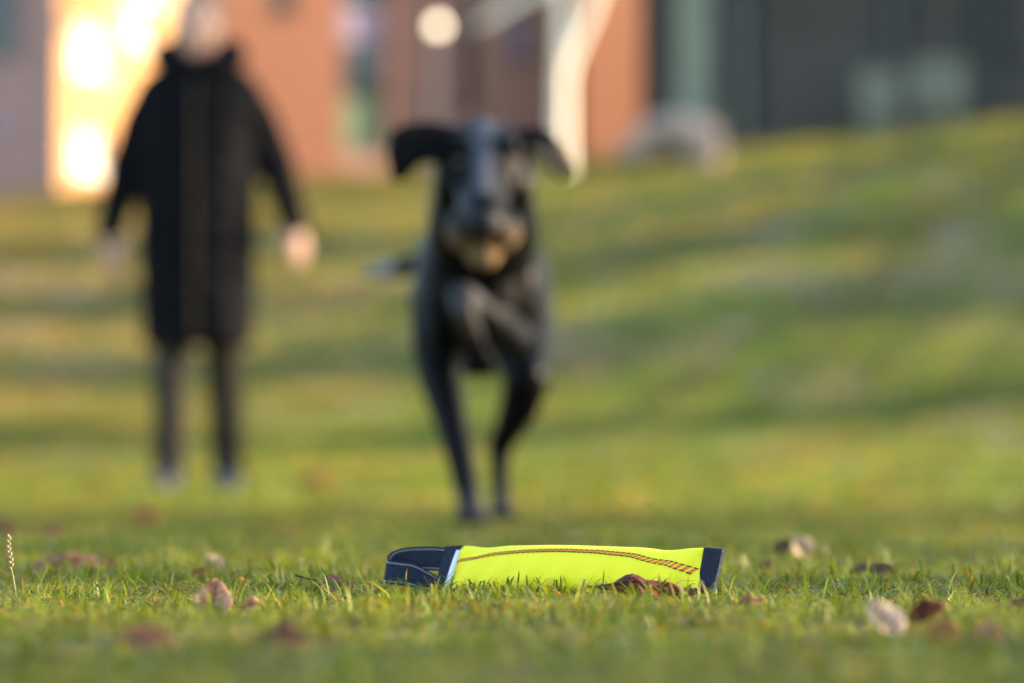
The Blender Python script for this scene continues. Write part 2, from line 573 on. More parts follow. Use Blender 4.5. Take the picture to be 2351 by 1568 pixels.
def build_dummy():
    root = empty('training_dummy', (0, 0, 0))
    tag(root, 'bright yellow fabric dog dummy with navy ends and webbing handle lying on the grass', 'dog toy')
    # end frames: top and bottom point of the flattened seams, from left to right
    topL, botL = Vector((-0.0412, 2.915, 0.0388)), Vector((-0.054, 2.905, 0.000))
    topR, botR = Vector((0.1600, 2.770, 0.0405)), Vector((0.1495, 2.755, 0.000))
    ax = (Vector((topR.x, topR.y, 0)) - Vector((topL.x, topL.y, 0))).normalized()
    nrm = Vector((ax.y, -ax.x, 0))          # towards the camera
    NS, NA = 72, 40

    def top(t):
        p = topL.lerp(topR, t)
        p.z += -0.0016 * math.exp(-((t - 0.10) / 0.06) ** 2) - 0.0022 * math.exp(-((t - 0.84) / 0.07) ** 2) + 0.0012 * math.exp(-((t - 0.42) / 0.2) ** 2)
        return p

    def bot(t):
        p = botL.lerp(botR, t)
        p.z += 0.0015 * math.sin(math.pi * t)
        return p

    def bulge(t):
        e = min(1.0, max(0.0, math.sin(math.pi * t)))
        return 0.0022 + 0.0195 * e ** 0.62

    def surf(t, a, off=0.0):
        """a: 0 top, 90 front (to the camera), 180 bottom, 270 back"""
        tp, bt = top(t), bot(t)
        c = (tp + bt) / 2
        hv = (tp - bt) / 2
        b = bulge(t)
        ca, sa = math.cos(a), math.sin(a)
        ex = 0.9
        x = math.copysign(abs(sa) ** ex, sa)
        y = math.copysign(abs(ca) ** ex, ca)
        wr = 0.0009 * math.sin(t * 47 + a * 2) * math.sin(a) * (1 + 2 * abs(2 * t - 1) ** 4)
        return c + hv * y * (1 + off / 0.02) + nrm * (x * (b + off) + wr)
    vs, fs = [], []
    for i in range(NS + 1):
        for j in range(NA):
            vs.append(surf(i / NS, 2 * math.pi * j / NA))
    for i in range(NS):
        for j in range(NA):
            a, b = i * NA + j, i * NA + (j + 1) % NA
            fs.append((a, a + NA, b + NA, b))
    fs.append(tuple(range(NA)))
    fs.append(tuple(NS * NA + j for j in range(NA - 1, -1, -1)))
    body = pyd('body', vs, fs, root, M_yel, True)
    body['label'] = 'bright yellow fabric tube of the dummy'

    # seam line of slanted orange stitches with black ends, along an arc on the front
    def arc(t):
        # angle from the top: 60 deg at the left end, 42 mid, 95 at the right end
        return R(float(np.interp(t, [0, 0.05, 0.15, 0.3, 0.45, 0.6, 0.75, 0.88, 1.0], [74, 66, 53, 44, 40, 41, 50, 66, 92])))

    def patch(t0, t1, d0, d1, off, name, m, par):
        # parallelogram on the fabric: lower edge at t0.., slanted to the right going up
        ga = R(4.4)
        out = []
        for o_ in (off, off - 0.0004):
            out += [surf(t0 + d0 * 0.010, arc(t0) - ga * d0, o_), surf(t1 + d0 * 0.010, arc(t1) - ga * d0, o_),
                    surf(t1 + d1 * 0.010, arc(t1) - ga * d1, o_), surf(t0 + d1 * 0.010, arc(t0) - ga * d1, o_)]
        return pyd(name, out, [(0, 1, 2, 3), (7, 6, 5, 4), (0, 4, 5, 1), (1, 5, 6, 2), (2, 6, 7, 3), (3, 7, 4, 0)], par, m)
    N = 46
    mbk = MB()
    for k in range(N):
        t0 = 0.012 + 0.972 * k / N
        dt = 0.972 / N * 0.52
        patch(t0, t0 + dt, -0.85, 0.85, 0.0006, 'orange_stitch', M_orange, body)
        for d in (-1.0, 1.0):
            ga = R(4.4)
            q = []
            for o_ in (0.0009, 0.0002):
                for (tt, dd) in ((t0 - dt * 0.15, d - 0.16), (t0 + dt * 1.15, d - 0.16), (t0 + dt * 1.15, d + 0.16), (t0 - dt * 0.15, d + 0.16)):
                    tt = min(max(tt, 0.004), 0.985)
                    q.append(surf(tt + dd * 0.010, arc(tt) - ga * dd, o_))
            mbk.add(q, [(0, 1, 2, 3), (7, 6, 5, 4), (0, 4, 5, 1), (1, 5, 6, 2), (2, 6, 7, 3), (3, 7, 4, 0)])
    mbk.build('black_stitching', body, M_black)

    # folded navy bands over the two seams
    def band(pt0, pb0, pt1, pb1, hw0, hw1, name, lab):
        vs, fs = [], []
        n = 14
        for i in range(n + 1):
            s = i / n
            a0, a1 = pt0.lerp(pb0, s), pt1.lerp(pb1, s)
            wob = 0.0006 * math.sin(s * 9 + a0.x * 50)
            vs += [a0 + nrm * (hw0 + wob), a1 + nrm * (hw1 + wob), a1 - nrm * hw1, a0 - nrm * hw0]
        for i in range(n):
            for j in range(4):
                a, b = i * 4 + j, i * 4 + (j + 1) % 4
                fs.append((a, b, b + 4, a + 4))
        fs.append((3, 2, 1, 0))
        fs.append(tuple(n * 4 + j for j in range(4)))
        o = pyd(name, vs, fs, root, M_navy)
        o['label'] = lab
        bm = o.modifiers.new('bevel', 'BEVEL')
        bm.width = 0.0007
        bm.segments = 2
        return o
    e1, e2 = topR + Vector((0, 0, 0.0006)), botR + Vector((0, 0, -0.002))
    bR = band(e1 - ax * 0.003, e2 - ax * 0.003, e1 + ax * 0.0140 + Vector((0, 0, -0.0012)), e2 + ax * 0.0135, 0.0034, 0.0024, 'end_band', 'dark navy fabric band at the closed end')
    # frayed hairs on the outer edge of the right band
    fr = MB()
    for k in range(70):
        s = random.random()
        p = (e1 + ax * 0.0138).lerp(e2 + ax * 0.0133, s)
        d = (ax + Vector((random.gauss(0, .3), random.gauss(0, .3), random.gauss(0, .5)))).normalized()
        q = p + nrm * random.uniform(-.002, .002)
        fr.tube([q, q + d * random.uniform(0.0006, 0.0016)], [0.00012, 0.00008], 4, cap=False)
    fr.build('frayed_edge', bR, M_thread)
    f1, f2 = topL + Vector((0, 0, 0.0004)), botL + Vector((0, 0, -0.001))
    band(f1 - ax * 0.0185 + Vector((0, 0, -0.0012)), f2 - ax * 0.0135 + Vector((0, 0, 0.001)), f1 + ax * 0.0004, f2 - ax * 0.0035, 0.0026, 0.0034, 'end_band', 'dark navy fabric band at the handle end')
    # white tape edge between the navy and the yellow
    vs, fs = [], []
    n = 12
    for i in range(n + 1):
        s = 0.10 + 0.86 * i / n
        c = f1.lerp(f2, s)
        wd = 0.0062 * (0.55 + 0.45 * math.sin(math.pi * min(1, s * 1.05)))
        bow = -0.0012 * math.sin(math.pi * s)
        a0 = c + ax * (-0.0028 + bow)
        a1 = c + ax * (-0.0028 + bow + wd)
        vs += [a0 + nrm * 0.0040, a1 + nrm * (0.0052 + 0.002 * math.sin(math.pi * s)), a1 + nrm * 0.001, a0 + nrm * 0.001]
    for i in range(n):
        for j in range(4):
            a, b = i * 4 + j, i * 4 + (j + 1) % 4
            fs.append((a, b, b + 4, a + 4))
    fs.append((3, 2, 1, 0))
    fs.append(tuple(n * 4 + j for j in range(4)))
    pyd('white_tape', vs, fs, root, M_white, True)

    # webbing handle: a loop that leaves the band at the back, turns at the left and comes back lower in front
    keys = [((-0.050, 2.924, 0.0262), 0.0), ((-0.072, 2.938, 0.0272), 0.0), ((-0.092, 2.949, 0.0258), 0.0), ((-0.1035, 2.950, 0.0225), -0.08), ((-0.1080, 2.943, 0.0180), -0.15),
            ((-0.1065, 2.935, 0.0158), -0.22), ((-0.098, 2.930, 0.0148), -0.28), ((-0.085, 2.927, 0.0130), -0.3), ((-0.074, 2.925, 0.0078), -0.34), ((-0.065, 2.923, 0.0030), -0.38),
            ((-0.058, 2.921, -0.0015), -0.4)]
    # smooth the keys
    P = [Vector(k[0]) for k in keys]
    T = [k[1] for k in keys]
    path, tw = [], []
    m = len(P)
    for i in range(m - 1):
        p0, p1, p2, p3 = P[max(i - 1, 0)], P[i], P[i + 1], P[min(i + 2, m - 1)]
        for s in np.linspace(0, 1, 7)[:-1]:
            s2, s3 = s * s, s ** 3
            path.append(0.5 * ((2 * p1) + (p2 - p0) * s + (2 * p0 - 5 * p1 + 4 * p2 - p3) * s2 + (-p0 + 3 * p1 - 3 * p2 + p3) * s3))
            tw.append(lerp(T[i], T[i + 1], s))
    path.append(P[-1])
    tw.append(T[-1])
    frames = []
    for i, p in enumerate(path):
        t = (path[min(i + 1, len(path) - 1)] - path[max(i - 1, 0)]).normalized()
        side = Vector((t.y, -t.x, 0)).normalized()
        up = (Vector((0, 0, 1)) * math.cos(tw[i]) + side * math.sin(tw[i])).normalized()
        nn = t.cross(up).normalized()
        frames.append((p, up, nn, t))
    vs, fs = [], []
    hw, th = 0.0103, 0.0009
    cols = 6
    for (p, up, nn, t) in frames:
        for j in range(cols + 1):
            vs.append(p + up * (hw * (2 * j / cols - 1)) + nn * th)
        for j in range(cols, -1, -1):
            vs.append(p + up * (hw * (2 * j / cols - 1)) - nn * th)
    K = 2 * (cols + 1)
    for i in range(len(frames) - 1):
        for j in range(K):
            a, b = i * K + j, i * K + (j + 1) % K
            fs.append((a, b, b + K, a + K))
    fs.append(tuple(range(K - 1, -1, -1)))
    fs.append(tuple((len(frames) - 1) * K + j for j in range(K)))
    h = pyd('handle', vs, fs, root, M_navy)
    h['label'] = 'folded navy webbing handle loop with pale dashed stitching'
    st = MB()
    acc, L = 0.0, [0.0]
    for i in range(1, len(path)):
        acc += (path[i] - path[i - 1]).length
        L.append(acc)
    step = 0.0030
    for k in range(int(acc / step)):
        s0, s1 = k * step, k * step + step * 0.66
        for e in (-0.78, 0.78):
            for sg in (1, -1):
                q = []
                for s in (s0, s1):
                    i = min(int(np.searchsorted(L, s)), len(L) - 1)
                    i = max(i, 1)
                    f = (s - L[i - 1]) / (L[i] - L[i - 1])
                    p = path[i - 1].lerp(path[i], f)
                    up, nn = frames[i][1], frames[i][2]
                    q.append(p + up * hw * e + nn * sg * (th + 0.0002))
                st.tube(q, [0.00042, 0.00042], 6)
    st.build('stitching', h, M_thread, True)


build_dummy()

# ------------------------------------------------------------------ fallen leaves
def leaf_mat(name, c1, c2, spots=(0.05, 0.02, 0.015), rough=0.5):
    m = mat(name, c1, rough, 0.18, col2=c2, scale=55.0, bump=0.5, bscale=160, transl=0.18, detail=6)
    return m


M_leaf = {
    'red': leaf_mat('leaf_dark_red', (0.060, 0.006, 0.004), (0.155, 0.015, 0.006), rough=0.6),
    'pink': leaf_mat('leaf_pink_brown', (0.48, 0.19, 0.11), (0.60, 0.34, 0.23)),
    'brown': leaf_mat('leaf_brown', (0.16, 0.07, 0.035), (0.26, 0.12, 0.06)),
    'purple': leaf_mat('leaf_purple_brown', (0.22, 0.075, 0.040), (0.34, 0.17, 0.10)),
    'beige': leaf_mat('leaf_beige', (0.50, 0.34, 0.20), (0.62, 0.46, 0.30)),
    'orange': leaf_mat('leaf_orange_brown', (0.30, 0.11, 0.03), (0.40, 0.17, 0.05)),
    'dark': leaf_mat('leaf_dark_brown', (0.075, 0.035, 0.025), (0.14, 0.065, 0.045)),
    'pale': leaf_mat('leaf_pale_pink', (0.78, 0.46, 0.28), (0.88, 0.60, 0.40)),
}


def leaf(label, px, py, Y, length, width, theta, lay, kind, yaw=0.0, arch=0.2, cup=0.3, twist=0.0, wav=0.06, petiole=0.25, seed=0, peak=None):
    """a fallen leaf with midrib and stalk; theta: slope of its length, lay: 0 standing on edge .. 90 flat, px,py: where its middle shows"""
    c = at(px, py, Y)
    g = hz(c.x, c.y)
    c.z = max(c.z, g + 0.006)
    th = R(theta)
    m = Matrix(((math.cos(th), -math.sin(th), 0), (0, 0, -1), (math.sin(th), math.cos(th), 0)))
    m = Matrix.Rotation(R(yaw), 3, 'Z') @ Matrix.Rotation(R(-lay), 3, 'X') @ m
    root = empty('fallen_leaf', c)
    root.rotation_euler = m.to_euler()
    tag(root, label, 'leaf', 'fallen leaves on the lawn')
    r = random.Random(seed * 17 + int(px))
    NU, NV = 16, 8
    ph = r.uniform(0, 6.28)

    def pt(u, v, off=0.0):
        # u 0..1 stalk to tip, v -1..1
        wv = width * 0.5 * (math.sin(math.pi * min(1, u ** 0.8 * 1.0)) ** 0.75) * (1 + 0.07 * math.sin(u * 37 + ph))
        x = (u - 0.5) * length
        y = v * wv
        z = arch * length * (math.sin(math.pi * u) - 0.6) * 0.6 + cup * abs(v) ** 1.6 * wv + wav * width * math.sin(u * 11 + v * 3 + ph) * abs(v)
        if peak is not None:
            z = arch * length * (math.exp(-((u - peak) / 0.22) ** 2) + 0.25 * math.exp(-((u - 0.93) / 0.08) ** 2)) + wav * width * math.sin(u * 17 + v * 2 + ph) * (0.3 + abs(v)) - cup * abs(v) ** 1.5 * wv
        a = twist * (u - 0.5)
        y, z = y * math.cos(a) - z * math.sin(a), y * math.sin(a) + z * math.cos(a)
        return Vector((x, y, z + off))
    vs, fs = [], []
    for i in range(NU + 1):
        for j in range(NV + 1):
            vs.append(pt(i / NU, 2 * j / NV - 1))
    for i in range(NU):
        for j in range(NV):
            a = i * (NV + 1) + j
            fs.append((a, a + NV + 1, a + NV + 2, a + 1))
    b = pyd('leaf_blade', vs, fs, root, M_leaf[kind], True)
    sm = b.modifiers.new('thick', 'SOLIDIFY')
    sm.thickness = 0.0006
    mr = MB()
    mr.tube([pt(u, 0, 0.0003) for u in np.linspace(0, 0.97, 12)], list(np.linspace(0.0011, 0.0003, 12)), 6)
    for k in range(1, 6):
        u0 = 0.12 + 0.14 * k
        for s in (-1, 1):
            mr.tube([pt(u0 - 0.02, 0.03 * s, 0.0003), pt(u0 + 0.05, 0.42 * s, 0.0004), pt(u0 + 0.10, 0.8 * s, 0.0004)], [0.0004, 0.0003, 0.0002], 5, cap=False)
    mr.build('midrib', b, M_leaf['dark' if kind in ('red', 'dark') else 'brown'], True)
    if petiole > 0:
        p0 = pt(0.0, 0)
        d = (pt(0.0, 0) - pt(0.1, 0)).normalized()
        L = petiole * length
        mp = MB()
        mp.tube([p0 - d * 0.002, p0 + d * L * 0.5 + Vector((0, 0, 0.02 * L)), p0 + d * L + Vector((0, 0, 0.12 * L))], [0.0009, 0.0008, 0.0011], 6)
        mp.build('leaf_stalk', root, M_leaf['dark'], True)
    return root


leaf('dark red curled leaf leaning against the front of the yellow dummy', 1494, 1381, 2.70, 0.084, 0.030, -5, 60, 'red', arch=0.095, cup=0.2, twist=0.4, wav=0.05, seed=1, petiole=0.10, peak=0.33)
leaf('pinkish brown leaf standing upright in the grass left of the dummy', 492, 1380, 2.50, 0.032, 0.028, 84, 20, 'pink', arch=-0.1, cup=0.45, seed=2, petiole=0)
leaf('small reddish leaf scrap beside the upright pinkish leaf', 580, 1403, 2.53, 0.018, 0.012, 12, 40, 'pink', seed=3, petiole=0)
leaf('flat mauve leaf with a dark stalk pointing left, near the navy handle', 772, 1349, 2.90, 0.034, 0.018, -16, 45, 'purple', arch=0.03, cup=0.1, seed=4, petiole=0.55)
leaf('long purple brown leaf lying at the far left behind the seed stalk', 158, 1295, 3.40, 0.098, 0.026, 7, 52, 'purple', arch=0.06, cup=0.15, seed=5, twist=0.4)
leaf('small beige leaf in the grass behind the upright pinkish leaf', 495, 1294, 3.55, 0.022, 0.022, 35, 35, 'beige', seed=6, petiole=0)
leaf('blurred rusty leaf on the lawn below the walking person', 338, 1192, 6.10, 0.055, 0.050, 15, 30, 'orange', seed=7)
leaf('blurred dark reddish leaf left of the rusty leaf', 122, 1226, 5.00, 0.036, 0.032, 40, 35, 'brown', seed=8)
leaf('blurred brown leaf at the left edge of the lawn', 8, 1226, 5.00, 0.060, 0.034, -15, 35, 'brown', seed=9)
leaf('orange brown leaf far back between the person and the dog', 728, 1110, 12.2, 0.11, 0.10, 10, 30, 'orange', seed=10)
leaf('pale beige folded leaf behind the right end of the dummy', 1836, 1256, 3.85, 0.027, 0.027, 115, 15, 'beige', yaw=20, cup=0.5, seed=11, petiole=0)
leaf('dark brown leaf propped against the pale beige folded leaf', 1803, 1258, 3.90, 0.024, 0.024, 70, 25, 'dark', yaw=-30, cup=0.4, seed=12, petiole=0)
leaf('dark flat leaf lying on the lawn at the right, behind the pale leaf', 2015, 1316, 3.20, 0.050, 0.020, -4, 50, 'dark', arch=0.12, cup=0.1, seed=13)
leaf('large pale pink leaf standing out of focus at the lower right', 2030, 1419, 2.16, 0.032, 0.020, 128, 34, 'pale', arch=0.10, cup=0.2, seed=14, petiole=0)
leaf('dark red folded leaf right of the large pale pink leaf', 2130, 1402, 2.24, 0.030, 0.014, 24, 35, 'red', cup=0.4, seed=15)
leaf('rusty orange leaf low at the right edge in the blurred foreground', 2166, 1464, 2.06, 0.023, 0.018, 25, 30, 'orange', seed=16)
leaf('small reddish leaf right of the rusty orange leaf in the foreground', 2272, 1472, 2.05, 0.020, 0.014, -20, 35, 'pink', seed=17)
leaf('dull grey brown leaf flat in the blurred foreground at the lower left', 335, 1490, 1.98, 0.038, 0.018, 4, 50, 'purple', arch=0.2, seed=18)
leaf('dull brown leaf sunk in the blurred foreground grass left of centre', 655, 1474, 2.04, 0.026, 0.018, -12, 45, 'brown', seed=19)
leaf('dark leaf at the right edge beside the dark red folded leaf', 2344, 1397, 2.45, 0.022, 0.016, 30, 35, 'dark', seed=20)
leaf('tiny dark leaf scrap in the grass just right of the dummy', 1756, 1299, 3.4, 0.016, 0.013, 50, 30, 'dark', seed=21, petiole=0)
leaf('small rust coloured leaf scrap in the grass behind the upright pinkish leaf', 460, 1320, 3.1, 0.016, 0.012, 60, 30, 'orange', seed=22, petiole=0)
leaf('small mauve leaf flat in the grass below the dark red leaf', 1722, 1404, 2.52, 0.020, 0.010, 8, 45, 'purple', seed=23, petiole=0)


# dry seed stalk at the left edge
def seed_stalk():
    Y = 2.72
    base = at(36, 1385, Y)
    root = empty('grass_seed_stalk', (base.x, base.y, 0))
    tag(root, 'dry pale grass stalk with a seed head at the left edge', 'grass stalk')
    M_straw = mat('straw', (0.30, 0.22, 0.13), 0.6, 0.2, var=0.2, scale=150)
    M_stem = mat('stalk_stem', (0.16, 0.15, 0.05), 0.5, 0.3)
    pts = [at(x, y, Y) - root.location for (x, y) in ((40, 1392), (36, 1350), (32, 1325), (28, 1308), (27, 1290), (22, 1268), (21, 1250), (23, 1234))]
    MB().tube(pts, [0.0009, 0.0008, 0.0007, 0.0006, 0.0005, 0.0005, 0.0004, 0.0003], 6).build('stem', root, M_stem, True)
    for k in range(13):
        f = k / 12
        y = 1308 - f * 74
        x = float(np.interp(y, [1234, 1250, 1268, 1290, 1308], [23, 21, 22, 27, 28]))
        p = at(x, y, Y) - root.location
        s = 1 if k % 2 else -1
        d = Vector((s * 0.34, random.uniform(-.3, .3), 1)).normalized()
        L = 0.0042 * (1 - 0.25 * f)
        MB().tube([p, p + d * L * 0.5 + Vector((s * 0.0004, 0, 0)), p + d * L], [0.0005, 0.0011, 0.0003], 6).build('seed_husk', root, M_straw, True)


seed_stalk()

# ------------------------------------------------------------------ the dog
def build_dog():
    M_fur = mat('dog_fur', (0.02, 0.02, 0.022), 0.45, 0.055, attr='Col')
    b = MB()
    # head
    b.ball((-0.047, 5.690, 0.598), (0.076, 0.088, 0.074))
    b.ball((-0.100, 5.680, 0.560), (0.034, 0.055, 0.050))
    b.ball((0.006, 5.680, 0.560), (0.034, 0.055, 0.050))
    b.ball((-0.078, 5.632, 0.622), (0.030, 0.026, 0.020))
    b.ball((-0.014, 5.632, 0.622), (0.030, 0.026, 0.020))
    b.tube([(-0.047, 5.645, 0.580), (-0.047, 5.590, 0.532), (-0.047, 5.532, 0.484)], [0.050, 0.044, 0.035], 16)
    b.ball((-0.080, 5.570, 0.480), (0.030, 0.046, 0.036))
    b.ball((-0.014, 5.570, 0.480), (0.030, 0.046, 0.036))
    b.tube([(-0.047, 5.685, 0.515), (-0.047, 5.610, 0.465), (-0.047, 5.562, 0.450)], [0.048, 0.038, 0.028], 14)
    # ears, flung out by the run
    # flat flaps, thin front to back, the tips blown forward
    def flap(poly, y0, lean):
        n = len(poly)
        cx = poly[0][0]
        fr = [(px_, y0 - lean * abs(px_ - cx) - 0.010, pz_) for px_, pz_ in poly]
        bk = [(px_, y0 - lean * abs(px_ - cx) + 0.010, pz_) for px_, pz_ in poly]
        fs = [tuple(range(n)), tuple(range(2 * n - 1, n - 1, -1))]
        fs += [(i, n + i, n + (i + 1) % n, (i + 1) % n) for i in range(n)]
        b.add(fr + bk, fs)
    flap([(-0.085, 0.660), (-0.135, 0.670), (-0.182, 0.664), (-0.206, 0.645), (-0.210, 0.610), (-0.200, 0.566), (-0.180, 0.564), (-0.164, 0.584), (-0.148, 0.600), (-0.125, 0.600), (-0.085, 0.594)], 5.690, 0.25)
    flap([(-0.008, 0.655), (0.030, 0.660), (0.064, 0.654), (0.086, 0.630), (0.098, 0.588), (0.092, 0.568), (0.072, 0.574), (0.056, 0.600), (0.036, 0.612), (-0.008, 0.602)], 5.690, 0.25)
    # neck and trunk
    b.tube([(-0.050, 5.720, 0.575), (-0.050, 5.800, 0.530), (-0.050, 5.900, 0.490)], [0.080, 0.102, 0.106], 20)
    b.ball((-0.050, 5.890, 0.420), (0.082, 0.085, 0.130))
    b.ball((-0.050, 6.040, 0.450), (0.102, 0.220, 0.150), 24, 16)
    b.tube([(-0.050, 6.080, 0.465), (-0.055, 6.280, 0.480), (-0.060, 6.460, 0.498)], [(0.112, 0.128), (0.096, 0.100), (0.092, 0.098)], 20, side=(1, 0, 0))
    b.ball((-0.060, 6.510, 0.492), (0.096, 0.115, 0.098))
    # tail swung to the side
    b.tube([(-0.070, 6.590, 0.520), (-0.120, 6.640, 0.508), (-0.185, 6.660, 0.496), (-0.240, 6.655, 0.484), (-0.288, 6.640, 0.477)], [0.032, 0.027, 0.023, 0.018, 0.008], 12)
    # standing foreleg (the dog's right)
    b.ball((-0.135, 5.930, 0.420), (0.046, 0.075, 0.110))
    b.tube([(-0.138, 5.940, 0.400), (-0.138, 5.955, 0.300), (-0.130, 5.930, 0.250), (-0.104, 5.860, 0.165), (-0.086, 5.815, 0.098), (-0.074, 5.780, 0.050), (-0.068, 5.755, 0.026)],
           [0.052, 0.046, 0.040, 0.030, 0.026, 0.022, 0.023], 14)
    for dx in (-0.021, -0.007, 0.007, 0.021):
        b.ball((-0.066 + dx, 5.728 - 0.006 * (abs(dx) < 0.01), 0.015), (0.0105, 0.026, 0.0135), 10, 8)
    b.ball((-0.067, 5.752, 0.018), (0.026, 0.026, 0.017), 12, 8)
    # lifted foreleg (the dog's left): elbow low at the chest, wrist forward, paw hanging
    b.ball((0.020, 5.920, 0.420), (0.042, 0.075, 0.110))
    b.tube([(0.022, 5.935, 0.400), (0.020, 5.930, 0.330), (0.006, 5.870, 0.318), (-0.038, 5.760, 0.352), (-0.082, 5.690, 0.386)], [0.046, 0.038, 0.033, 0.028, 0.026], 14)
    b.tube([(-0.082, 5.690, 0.386), (-0.080, 5.664, 0.362), (-0.066, 5.668, 0.318), (-0.052, 5.690, 0.285)], [0.024, 0.021, 0.020, 0.017], 12)
    for dx in (-0.019, -0.006, 0.006, 0.019):
        b.ball((-0.054 + dx, 5.690, 0.272), (0.010, 0.014, 0.022), 10, 8)
    # hind leg on the ground (the dog's left)
    b.tube([(-0.010, 6.480, 0.470), (0.018, 6.360, 0.370), (0.032, 6.215, 0.262)], [(0.080, 0.088), (0.062, 0.075), (0.040, 0.046)], 16, side=(0.25, 1, 0))
    b.tube([(0.032, 6.215, 0.262), (0.020, 6.235, 0.215), (-0.006, 6.290, 0.166), (-0.021, 6.315, 0.140)], [0.046, 0.041, 0.029, 0.026], 14)
    b.tube([(-0.021, 6.318, 0.142), (-0.020, 6.285, 0.085), (-0.018, 6.240, 0.030)], [0.025, 0.019, 0.020], 12)
    for dx in (-0.020, -0.0065, 0.0065, 0.020):
        b.ball((-0.014 + dx, 6.190, 0.015), (0.010, 0.026, 0.0135), 10, 8)
    b.ball((-0.016, 6.220, 0.018), (0.024, 0.028, 0.016), 12, 8)
    # other hind leg pulled up behind
    b.tube([(-0.110, 6.490, 0.470), (-0.130, 6.420, 0.380), (-0.132, 6.330, 0.300)], [(0.078, 0.085), (0.058, 0.070), (0.040, 0.044)], 16, side=(0.2, 1, 0))
    b.tube([(-0.132, 6.330, 0.300), (-0.128, 6.420, 0.255), (-0.122, 6.500, 0.225)], [0.040, 0.028, 0.023], 14)
    b.tube([(-0.122, 6.500, 0.225), (-0.112, 6.455, 0.165), (-0.106, 6.410, 0.125)], [0.022, 0.016, 0.018], 12)
    b.ball((-0.104, 6.388, 0.112), (0.024, 0.030, 0.018), 12, 8)
    b.v = [(-0.052 + (q[0] + 0.052) * 0.93, q[1], q[2]) if 5.78 < q[1] < 6.57 else q for q in b.v]
    hv = [i for i, q in enumerate(b.v) if q[1] < 5.78 and q[2] > 0.44]
    for i in hv:
        x_, y_, z_ = b.v[i]
        b.v[i] = (x_, y_, z_ + 0.010)
    dog = b.remesh('dog', 0.0055, 5, None, M_fur)
    tag(dog, 'black dog with a tan chin bounding across the lawn towards the yellow dummy', 'dog')
    me = dog.data
    v = verts_np(me)
    x, y, z = v[:, 0], v[:, 1], v[:, 2]
    col = np.tile(np.array([0.0028, 0.0028, 0.0038]), (len(v), 1))
    nzv = 0.5 + 0.5 * np.sin(x * 140 + 1) * np.sin(y * 120) * np.sin(z * 130 + 2)

    def mixc(mask, c):
        nonlocal col
        m = np.clip(mask, 0, 1)[:, None]
        col = col * (1 - m) + np.array(c) * m
    head = sst(5.74, 5.70, y)
    # tan chin, sunlight painted on the lips, grizzled blaze with painted sky sheen, grey throat edge
    mixc(head * sst(0.480, 0.455, z) * sst(5.66, 5.62, y), (0.14, 0.09, 0.05))
    mixc(head * sst(0.500, 0.478, z) * sst(0.030, 0.042, np.abs(x + 0.047)) * sst(5.62, 5.60, y) * 0.6, (0.16, 0.11, 0.07))
    mixc(head * sst(0.030, 0.008, np.abs(x + 0.047)) * sst(0.515, 0.55, z) * 0.9, (0.075, 0.080, 0.095))
    for ex in (-0.088, -0.006):
        mixc(head * sst(0.030, 0.016, np.hypot(x - ex, z - 0.600)) * 0.9, (0.002, 0.002, 0.002))
    mixc(sst(5.545, 5.530, y) * sst(0.470, 0.480, z) * sst(0.034, 0.026, np.abs(x + 0.047)), (0.003, 0.003, 0.003))
    mixc(head * sst(0.03, 0.015, np.abs(x + 0.085)) * sst(5.60, 5.57, y) * sst(0.50, 0.52, z) * sst(0.56, 0.54, z) * 0.4, (0.09, 0.09, 0.10))
    mixc(sst(-0.115, -0.15, x) * sst(0.28, 0.34, z) * sst(5.8, 5.85, y) * sst(6.5, 6.4, y) * 0.8, (0.022, 0.026, 0.034))  # bluish sky sheen on the left flank painted into the fur
    # inner face of the lifted ear
    mixc(sst(0.026, 0.036, x) * sst(0.648, 0.630, z) * sst(0.565, 0.575, z) * sst(0.092, 0.082, x) * head, (0.16, 0.11, 0.075))
    # grizzled feet; grey sky sheen painted on the tail tip and lifted wrist
    mixc(sst(0.085, 0.03, z) * 0.5, (0.045, 0.042, 0.052))
    mixc(sst(-0.21, -0.25, x) * sst(6.5, 6.6, y) * 0.8, (0.30, 0.30, 0.31))
    mixc(sst(0.05, 0.02, np.hypot(x + 0.082, z - 0.385)) * sst(5.76, 5.72, y) * 0.6, (0.045, 0.045, 0.052))
    col *= (0.8 + 0.4 * nzv)[:, None]
    paint(me, col)
    M_eye = mat('dog_eye', (0.03, 0.012, 0.006), 0.08, 0.6)
    M_nose = mat('dog_nose', (0.006, 0.006, 0.007), 0.5, 0.2, bump=0.4, bscale=300)
    for ex in (-0.083, -0.009):
        MB().ball((ex, 5.624, 0.604), 0.0125, 14, 10).build('eye', dog, M_eye, True)
    nb = MB()
    nb.ball((-0.047, 5.503, 0.496), (0.031, 0.018, 0.024))
    nb.ball((-0.060, 5.507, 0.489), (0.010, 0.011, 0.010))
    nb.ball((-0.034, 5.507, 0.489), (0.010, 0.011, 0.010))
    nb.remesh('nose', 0.003, 2, dog, M_nose)
    return dog


build_dog()

